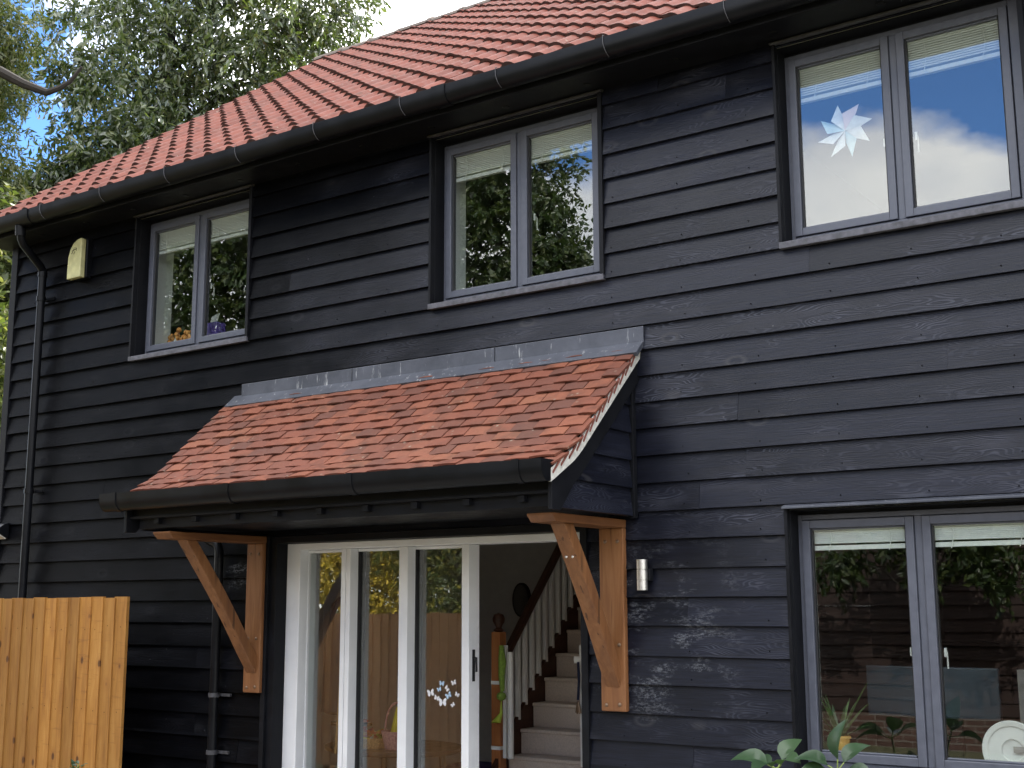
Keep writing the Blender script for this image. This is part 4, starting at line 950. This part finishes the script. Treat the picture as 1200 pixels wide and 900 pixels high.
nw.box(nx-.042, nx+.042, ny-.042, ny+.042, .06, 1.55); nwo = nw.build('newel_post', M['newel'], stc, bevel=.006)
b = MB(); b.lathe([(.03, 0), (.042, .012), (.022, .03), (.03, .05), (.045, .075), (.048, .10), (.036, .13), (0, .145)], (nx, ny, 1.55), 18); b.build('finial', M['mahog'], nwo, smooth=True)
for zz in (1.17, .69): b = MB(); b.box(nx-.0445, nx+.0445, ny-.0445, ny+.0445, zz-.013, zz+.013); b.build('strap', M['white'], nwo)
# safety gate folded open
gate = thing('stair_gate', 'white metal stair gate folded open beside the newel post', 'gate', (-5.6, 1.1, .06))
b = MB(); b.box(-5.625, -5.598, 1.47, 1.50, .62, 1.45); b.tube([(-5.555, 1.47, .62), (-5.555, 1.47, 1.40)], .024, 12); b.build('gate_post', M['white'], gate, smooth=True)
b = MB(); b.box(-4.955, -4.930, 1.49, 1.515, .60, 1.46); b.box(-5.0, -4.930, 1.485, 1.52, 1.33, 1.38); b.build('latch_post', M['white'], gate, bevel=.003)
toy = thing('plush_snake', 'lime green plush toy hanging from the stair gate', 'toy', (-5.605, 1.43, 1.2))
b = MB(); b.tube([(-5.618, 1.44, 1.45), (-5.606, 1.435, 1.33), (-5.612, 1.435, 1.22), (-5.605, 1.435, 1.11)], [.018, .030, .024, .016], 10)
b.lathe([(0, -.038), (.030, -.02), (.038, 0), (.030, .022), (0, .038)], (-5.608, 1.425, 1.075), 14); b.build('body', M['lime'], toy, smooth=True)
b = MB(); b.tube([(-5.608, 1.425, 1.04), (-5.610, 1.425, .95), (-5.635, 1.42, .90), (-5.69, 1.41, .88)], [.004, .012, .028, .003], 8); b.build('tail', M['hivis'], toy, smooth=True)
ky = thing('lanyard', 'dark blue lanyard with keys hanging from the gate latch post', 'lanyard', (-4.96, 1.47, 1.1))
b = MB(); b.tube([(-4.955, 1.475, 1.34), (-4.95, 1.475, 1.2), (-4.96, 1.475, 1.07)], .010, 6); b.build('strap', M['navy'], ky)
b = MB()
for a in range(5): b.tube([(-4.96, 1.475, 1.065), (-4.975+a*.010, 1.47, .98-.008*(a % 2))], .006, 6)
b.build('key', M['nail'], ky)
# back of the hall
b = MB(); b.box(-9.3, -3.8, 5.55, 5.62, 2.08, 2.44); tag(b.build('ceiling_beam', M['room']), None, None, kind='structure')
dr = thing('hall_door', 'dark interior doorway with white architrave at the back of the hall', 'door', (-8.2, 5.6, .06))
b = MB(); b.box(-8.62, -8.02, 5.57, 5.60, .06, 2.02); b.build('door_leaf', M['darkroom'], dr)
b = MB(); b.box(-8.02, -7.90, 5.53, 5.60, .06, 2.1); b.box(-8.74, -8.62, 5.53, 5.60, .06, 2.1); b.box(-8.74, -7.90, 5.53, 5.60, 2.06, 2.12) if False else None; b.build('architrave', M['white'], dr)
mr = thing('oval_mirror', 'small oval mirror hung on the dark hall wall', 'mirror', (-6.75, 3.4, 1.85))
b = MB(); n = 22; b.extr_y([(-6.75+.10*math.cos(2*math.pi*i/n), 1.80+.16*math.sin(2*math.pi*i/n)) for i in range(n)], 3.36, 3.39); b.build('frame', M['darkwood'], mr)
b = MB(); b.extr_y([(-6.75+.08*math.cos(2*math.pi*i/n), 1.80+.14*math.sin(2*math.pi*i/n)) for i in range(n)], 3.354, 3.362); b.build('mirror_face', M['darkroom'], mr)
b = MB(); b.box(-9.3, -6.35, 3.40, 3.48, .06, 2.44); tag(b.build('partition_wall', M['room']), None, None, kind='structure')
# table with craft things behind the glass
TZ = .722
tbm = thing('side_table', 'dark oval table just inside the glazed doors', 'table', (-6.26, .95, .06))
b = MB(); b.lathe([(0, TZ-.037), (.48, TZ-.037), (.50, TZ-.022), (.50, TZ), (0, TZ)], (0, 0, 0), 44)
b.v = [(-6.26+p[0]*1.12, .95+p[1]*.9, p[2]) for p in b.v]; b.build('table_top', M['darkwood'], tbm, smooth=True)
for a in (45, 135, 225, 315): b = MB(); b.tube([(-6.26+.40*math.cos(R(a)), .95+.32*math.sin(R(a)), TZ-.037), (-6.26+.43*math.cos(R(a)), .95+.35*math.sin(R(a)), .06)], .025, 10); b.build('leg', M['darkwood'], tbm, smooth=True)
tr_ = thing('craft_tray', 'tan cane tray of coloured craft bits on the dark table', 'tray', (-6.33, .78, TZ))
b = MB(); b.lathe([(.13, 0), (.155, .075), (.150, .075), (.125, .010), (0, .010)], (-6.30, .78, TZ+.002), 26); b.build('tray', M['cane'], tr_, smooth=True)
for i in range(18):
    b = MB(); a = rng.uniform(0, 6.28); r_ = rng.uniform(.02, .11); c = (-6.30+r_*math.cos(a), .78+r_*math.sin(a), TZ+.058+rng.uniform(0, .06)); b.rbox(c, (.10, .018, .018), (rng.uniform(-.6, .6), rng.uniform(-.6, .6), rng.uniform(0, 3)))
    b.build('craft_piece', M[['orange', 'magenta', 'hivis', 'red', 'bright_yellow', 'white'][i % 6]], tr_, bevel=.004)
rl = thing('paper_roll', 'orange card tube leaning out of the craft tray', 'tube', (-6.42, .78, TZ+.03)); b = MB(); b.tube([(-6.44, .78, TZ+.05), (-6.38, .77, TZ+.19)], .022, 12); b.build('tube', M['red'], rl, smooth=True)
bs = thing('wicker_basket', 'pink wicker basket with a hooped handle on the dark table', 'basket', (-6.07, .76, TZ))
b = MB(); b.lathe([(.085, 0), (.115, .13), (.108, .13), (.08, .012), (0, .012)], (-6.07, .76, TZ+.002), 24); b.build('basket_body', M['basket'], bs, smooth=True)
b = MB(); b.tube([(-6.07-.11*math.cos(a), .76, TZ+.13+.20*math.sin(a)) for a in [math.pi*i/12 for i in range(13)]], .009, 8); b.build('handle', M['basket'], bs, smooth=True)
yb = thing('yellow_tube', 'bright yellow bottle standing in the pink basket', 'bottle', (-6.09, .75, TZ+.05)); b = MB(); b.lathe([(0, 0), (.030, 0), (.033, .01), (.033, .25), (.024, .265), (0, .27)], (-6.10, .75, TZ+.05), 16)
m_ = Matrix.Rotation(R(16), 4, 'Y'); q_ = Vector((-6.10, .75, TZ+.05)); b.v = [tuple((m_ @ (Vector(p)-q_))+q_) for p in b.v]; b.build('bottle_body', M['bright_yellow'], yb, smooth=True)
# coat and scooter by the left pane
ct2 = thing('hanging_coat', 'dark navy coat hanging inside the leftmost glass pane', 'coat', (-6.58, .52, 1.3))
b = MB(); b.lathe([(.02, .42), (.10, .36), (.14, .1), (.16, -.2), (.17, -.42), (.12, -.44), (0, -.40)], (-6.50, .62, 1.40), 18); b.v = [(p[0], .62+(p[1]-.62)*.5+.012*math.sin(p[0]*60), p[2]) for p in b.v]; b.build('coat_body', M['navy'], ct2, smooth=True)
um = thing('walking_stick', 'tan wooden walking stick beside the navy coat', 'stick', (-6.4, .5, .8)); b = MB(); b.tube([(-6.36, .47, 1.26), (-6.40, .47, .70)], .011, 8); b.build('shaft', M['cane'], um, smooth=True)
sc_o = thing('kick_scooter', 'black kick scooter with lime tape inside the leftmost pane', 'scooter', (-6.38, .62, .06))
b = MB(); b.tube([(-6.38, .60, .18), (-6.37, .60, .88)], .018, 10); b.build('steering_stem', M['black'], sc_o)
b = MB(); b.tube([(-6.52, .55, .90), (-6.37, .60, .895), (-6.22, .65, .90)], .014, 8); b.build('handlebar', M['black'], sc_o)
b = MB()
for zz in (.62, .70, .79): b.lathe([(.0185, -.022), (.021, -.022), (.021, .022), (.0185, .022)], (-6.372, .60, zz), 10)
b.build('tape', M['hivis'], sc_o)
b = MB(); b.box(-6.44, -6.32, .60, 1.15, .14, .17); b.build('deck', M['black'], sc_o)
for yy in (.56, 1.18): b = MB(); b.lathe([(0, -.015), (.07, -.015), (.075, 0), (.07, .015), (0, .015)], (-6.38, yy, .14), 18, 'X'); b.build('wheel', M['plastic'], sc_o, smooth=True)
bx_ = thing('purple_bag', 'purple fabric bag on the hall floor left of the newel post', 'bag', (-6.1, 1.9, .06)); b = MB(); b.box(-6.42, -5.95, 1.75, 2.1, .06, .50); b.build('bag_body', M['purple_cloth'], bx_, bevel=.05)
# butterflies stuck on the third pane
def butterfly(x, z, s, rot, mat, label):
    o = MB(); y = DY+.1015; t = .0006
    out = []
    for sg_ in (1, -1):
        w = [(0, 0), (.25, .55), (.75, .85), (1.0, .55), (.75, .1), (.85, -.35), (.55, -.75), (.2, -.45)]
        pts = []
        for a, b in w:
            a *= sg_; a2 = a*math.cos(rot)-b*math.sin(rot); b2 = a*math.sin(rot)+b*math.cos(rot); pts.append((x+a2*s, z+b2*s))
        if sg_ < 0: pts = pts[::-1]
        o.extr_y(pts, y-t, y)
    ob_ = o.build('butterfly_sticker', mat); tag(ob_, label, 'sticker', 'butterfly stickers on the glass door')
BF = [(-5.265, 1.185, .030, .2, 0, 'tall white butterfly sticker, leftmost of the cluster on the glass'), (-5.215, 1.155, .022, -.3, 0, 'small white butterfly sticker just left of the largest one'), (-5.165, 1.129, .034, .05, 0, 'largest white butterfly sticker, at the bottom of the cluster'),
      (-5.117, 1.174, .026, .5, 1, 'pale blue butterfly sticker in the middle of the cluster'), (-5.131, 1.217, .020, -.9, 0, 'narrow white butterfly sticker above the pale blue one'), (-5.194, 1.210, .019, .3, 1, 'faint butterfly sticker inside the upper left of the cluster'),
      (-5.173, 1.248, .021, -.1, 1, 'faint grey butterfly sticker, topmost on the left of the cluster'), (-5.081, 1.117, .017, .7, 0, 'tiny white butterfly sticker, lowest on the right'), (-5.075, 1.257, .021, .3, 0, 'white butterfly sticker, topmost on the right of the cluster'), (-5.047, 1.182, .019, -.4, 0, 'small butterfly sticker next to the right edge of the pane')]
for x, z, s, rt, m_i, lb_ in BF: butterfly(x*1.0070-.002, 1.75+(z-1.75)*1.0070, s, rt, M['sticker_blue' if m_i else 'sticker'], lb_)

# ================================================================== WINDOW LEDGES
st_ = thing('paper_star', 'eight-pointed translucent paper star stuck inside the right-hand upper window', 'ornament', (-2.31, .165, 4.38))
for k_ in range(8):
    a = R(k_*45+12); d = Vector((math.cos(a), math.sin(a))); p = Vector((-d.y, d.x)); c = Vector((-2.306, 4.41)); b = MB()
    ln = .165; w1, w2 = .056, -.014; y = .160+.0012*k_
    P = [c, c+d*ln*.48+p*w1, c+d*ln, c+d*ln*.42+p*w2]; Y = [y, y-.022, y-.002, y+.006]
    b.add([(q.x, yy, q.y) for q, yy in zip(P, Y)]+[(q.x, yy+.0008, q.y) for q, yy in zip(P, Y)], [(0, 2, 1), (0, 3, 2), (4, 5, 6), (4, 6, 7), (0, 1, 5, 4), (1, 2, 6, 5), (2, 3, 7, 6), (3, 0, 4, 7)])
    b.build('paper_point', [M['paper'], M['paper_pink'], M['paper_blue']][(0, 1, 0, 2, 0, 0, 2, 0)[k_]], st_)
fw_ = thing('flower_bouquet', 'orange dried flowers on the ledge of the left upper window', 'flowers', (-8.08, .33, 3.85))
b = MB(); b.lathe([(0, 0), (.05, 0), (.065, .05), (.05, .10), (.045, .10), (.04, .01), (0, .01)], (-8.09, .32, 3.852), 18); b.build('vase', M['white'], fw_, smooth=True)
b = MB()
for i in range(46):
    a = rng.uniform(0, 6.28); r_ = .13*math.sqrt(rng.random()); c = (-8.09+r_*math.cos(a)*1.25, .32+r_*math.sin(a)*.6, 3.93+rng.uniform(-.02, .08)*(1.4-r_*6)); s_ = rng.uniform(.014, .026)
    b.lathe([(0, -s_), (s_*.8, -s_*.5), (s_, 0), (s_*.7, s_*.6), (0, s_)], c, 7)
b.build('petals', M['orange'], fw_)
tb_ = thing('tissue_box', 'purple tissue box on the ledge of the left upper window', 'tissue box', (-7.66, .30, 3.85))
b = MB(); b.box(-7.72, -7.60, .26, .36, 3.852, 4.02); b.build('carton', M['purple'], tb_, bevel=.003)
b = MB(); broad_leaf(b, (-7.66, .31, 4.015), (.1, .1, 1), (0, -1, .2), .10, .09); broad_leaf(b, (-7.66, .31, 4.015), (-.3, .1, 1), (0, -1, .2), .08, .08); b.build('tissue', M['white'], tb_, smooth=True)
# ground-floor window ledge and study
pp = thing('potted_plant', 'spiky houseplant in an ochre pot on the ground-floor window ledge', 'plant', (-2.56, .33, .98))
b = MB(); b.lathe([(0, 0), (.042, 0), (.055, .09), (.060, .09), (.060, .105), (.052, .105), (.048, .08), (0, .08)], (-2.53, .225, .95), 20); b.build('pot', M['terracotta'], pp, smooth=True)
b = MB()
for i in range(20):
    a = rng.uniform(0, 6.28); ln = rng.uniform(.25, .46); el = rng.uniform(.6, 1.35); N = 8; base = Vector((-2.53, .225, 1.03)); dv = Vector((math.cos(a)*math.cos(el), math.sin(a)*math.cos(el)*.6, math.sin(el))); s_ = Vector((-math.sin(a), math.cos(a), 0)); vs = []
    for j in range(N+1):
        t = j/N; c = base+dv*(ln*t)+Vector((0, 0, -.22*ln*t*t*(1.4-el*.7))); w = .013*(1-t)**.6+.0008; vs += [c-s_*w, c+s_*w]
    b.add(vs, [(2*j, 2*j+1, 2*j+3, 2*j+2) for j in range(N)])
b.build('foliage', M['leaf_house'], pp, smooth=True)
mo_ = thing('monitor', 'large computer monitor with a grey-blue back facing the ground-floor window', 'monitor', (-2.0, .85, .98))
b = MB(); b.box(-2.57, -1.83, .80, .84, 1.12, 1.40); b.build('screen_shell', M['screen'], mo_, bevel=.008)
b = MB(); b.box(-2.15, -2.05, .84, .88, .80, 1.3); b.box(-2.3, -1.9, .78, 1.0, .795, .81); b.build('stand', M['plastic'], mo_, bevel=.004)
dsk = thing('desk', 'dark desk behind the ground-floor window', 'desk', (-1.8, .9, .06)); b = MB(); b.box(-3.1, -.6, .62, 1.3, .765, .795); b.build('desk_top', M['darkwood'], dsk)
for xx in (-3.05, -.7): b = MB(); b.box(xx, xx+.05, .65, 1.25, .06, .765); b.build('leg', M['darkwood'], dsk)
for i, (xx, lb_) in enumerate(((-1.66, 'grey card magazine file beside the monitor'), (-1.55, 'grey card magazine file behind the round plate'))):
    f_ = thing('magazine_file', lb_, 'file', (xx, .8, .8), 'magazine files on the desk'); b = MB(); b.box(xx-.052, xx+.052, .72, .95, .797, 1.40); b.build('file_box', M['file'], f_, bevel=.003)
    b = MB(); b.lathe([(.014, 0), (.014, .002), (0, .002)], (xx, .72, 1.13), 14, 'Y'); b.build('finger_hole', M['black'], f_)
rt = thing('round_plate', 'white ribbed round dish propped on the ground-floor window ledge', 'dish', (-1.52, .33, .98))
b = MB(); b.lathe([(.0, .0), (.05, .002), (.055, .012), (.115, .016), (.12, .024), (.142, .030), (.146, .022), (.12, .010), (0, -.006)], (-1.64, .235, 1.03), 36, 'Y'); b.build('dish_body', M['white'], rt, smooth=True)
b = MB(); b.box(-1.635, -1.575, .2195, .2215, 1.02, 1.05); b.build('paper_label', M['file'], rt)
sh = thing('bookshelf', 'dark shelf unit in the study behind the ground-floor window', 'bookshelf', (-1.6, 3.5, .06))
b = MB()
for xx in (-3.0, -2.0, -1.0, 0.0): b.box(xx-.012, xx+.012, 3.5, 3.85, .06, 2.3)
b.build('upright', M['darkwood'], sh)
for zz in (.5, 1.0, 1.45, 1.9, 2.28): b = MB(); b.box(-3.0, 0.0, 3.503, 3.85, zz-.012, zz+.012); b.build('shelf', M['darkwood'], sh)
x = -2.42
for nm, mk, w, hh in (('navy', 'navy', .045, .27), ('grey', 'file', .035, .30), ('red', 'red', .03, .24), ('white', 'white', .04, .28), ('tan', 'cane', .03, .22), ('purple', 'purple', .045, .26), ('yellow', 'yellow', .03, .25), ('black', 'black', .05, .31)):
    b = MB(); b.box(x, x+w, 3.55, 3.8, 1.003, 1.003+hh); b.box(x+.004, x+w-.004, 3.547, 3.79, 1.006, 1.003+hh-.004)
    tag(b.build('book', M[mk]), nm+' book standing in the row on the dark study shelf', 'book', 'books on the study shelf'); x += w+.006
gb = thing('gold_plaque', 'small yellow strip lying on a study shelf', 'box', (-2.4, 3.5, 1.5)); b = MB(); b.box(-3.25+.9, -3.05+.9, 3.52, 3.56, 1.463, 1.50); b.build('strip', M['yellow'], gb, bevel=.003)
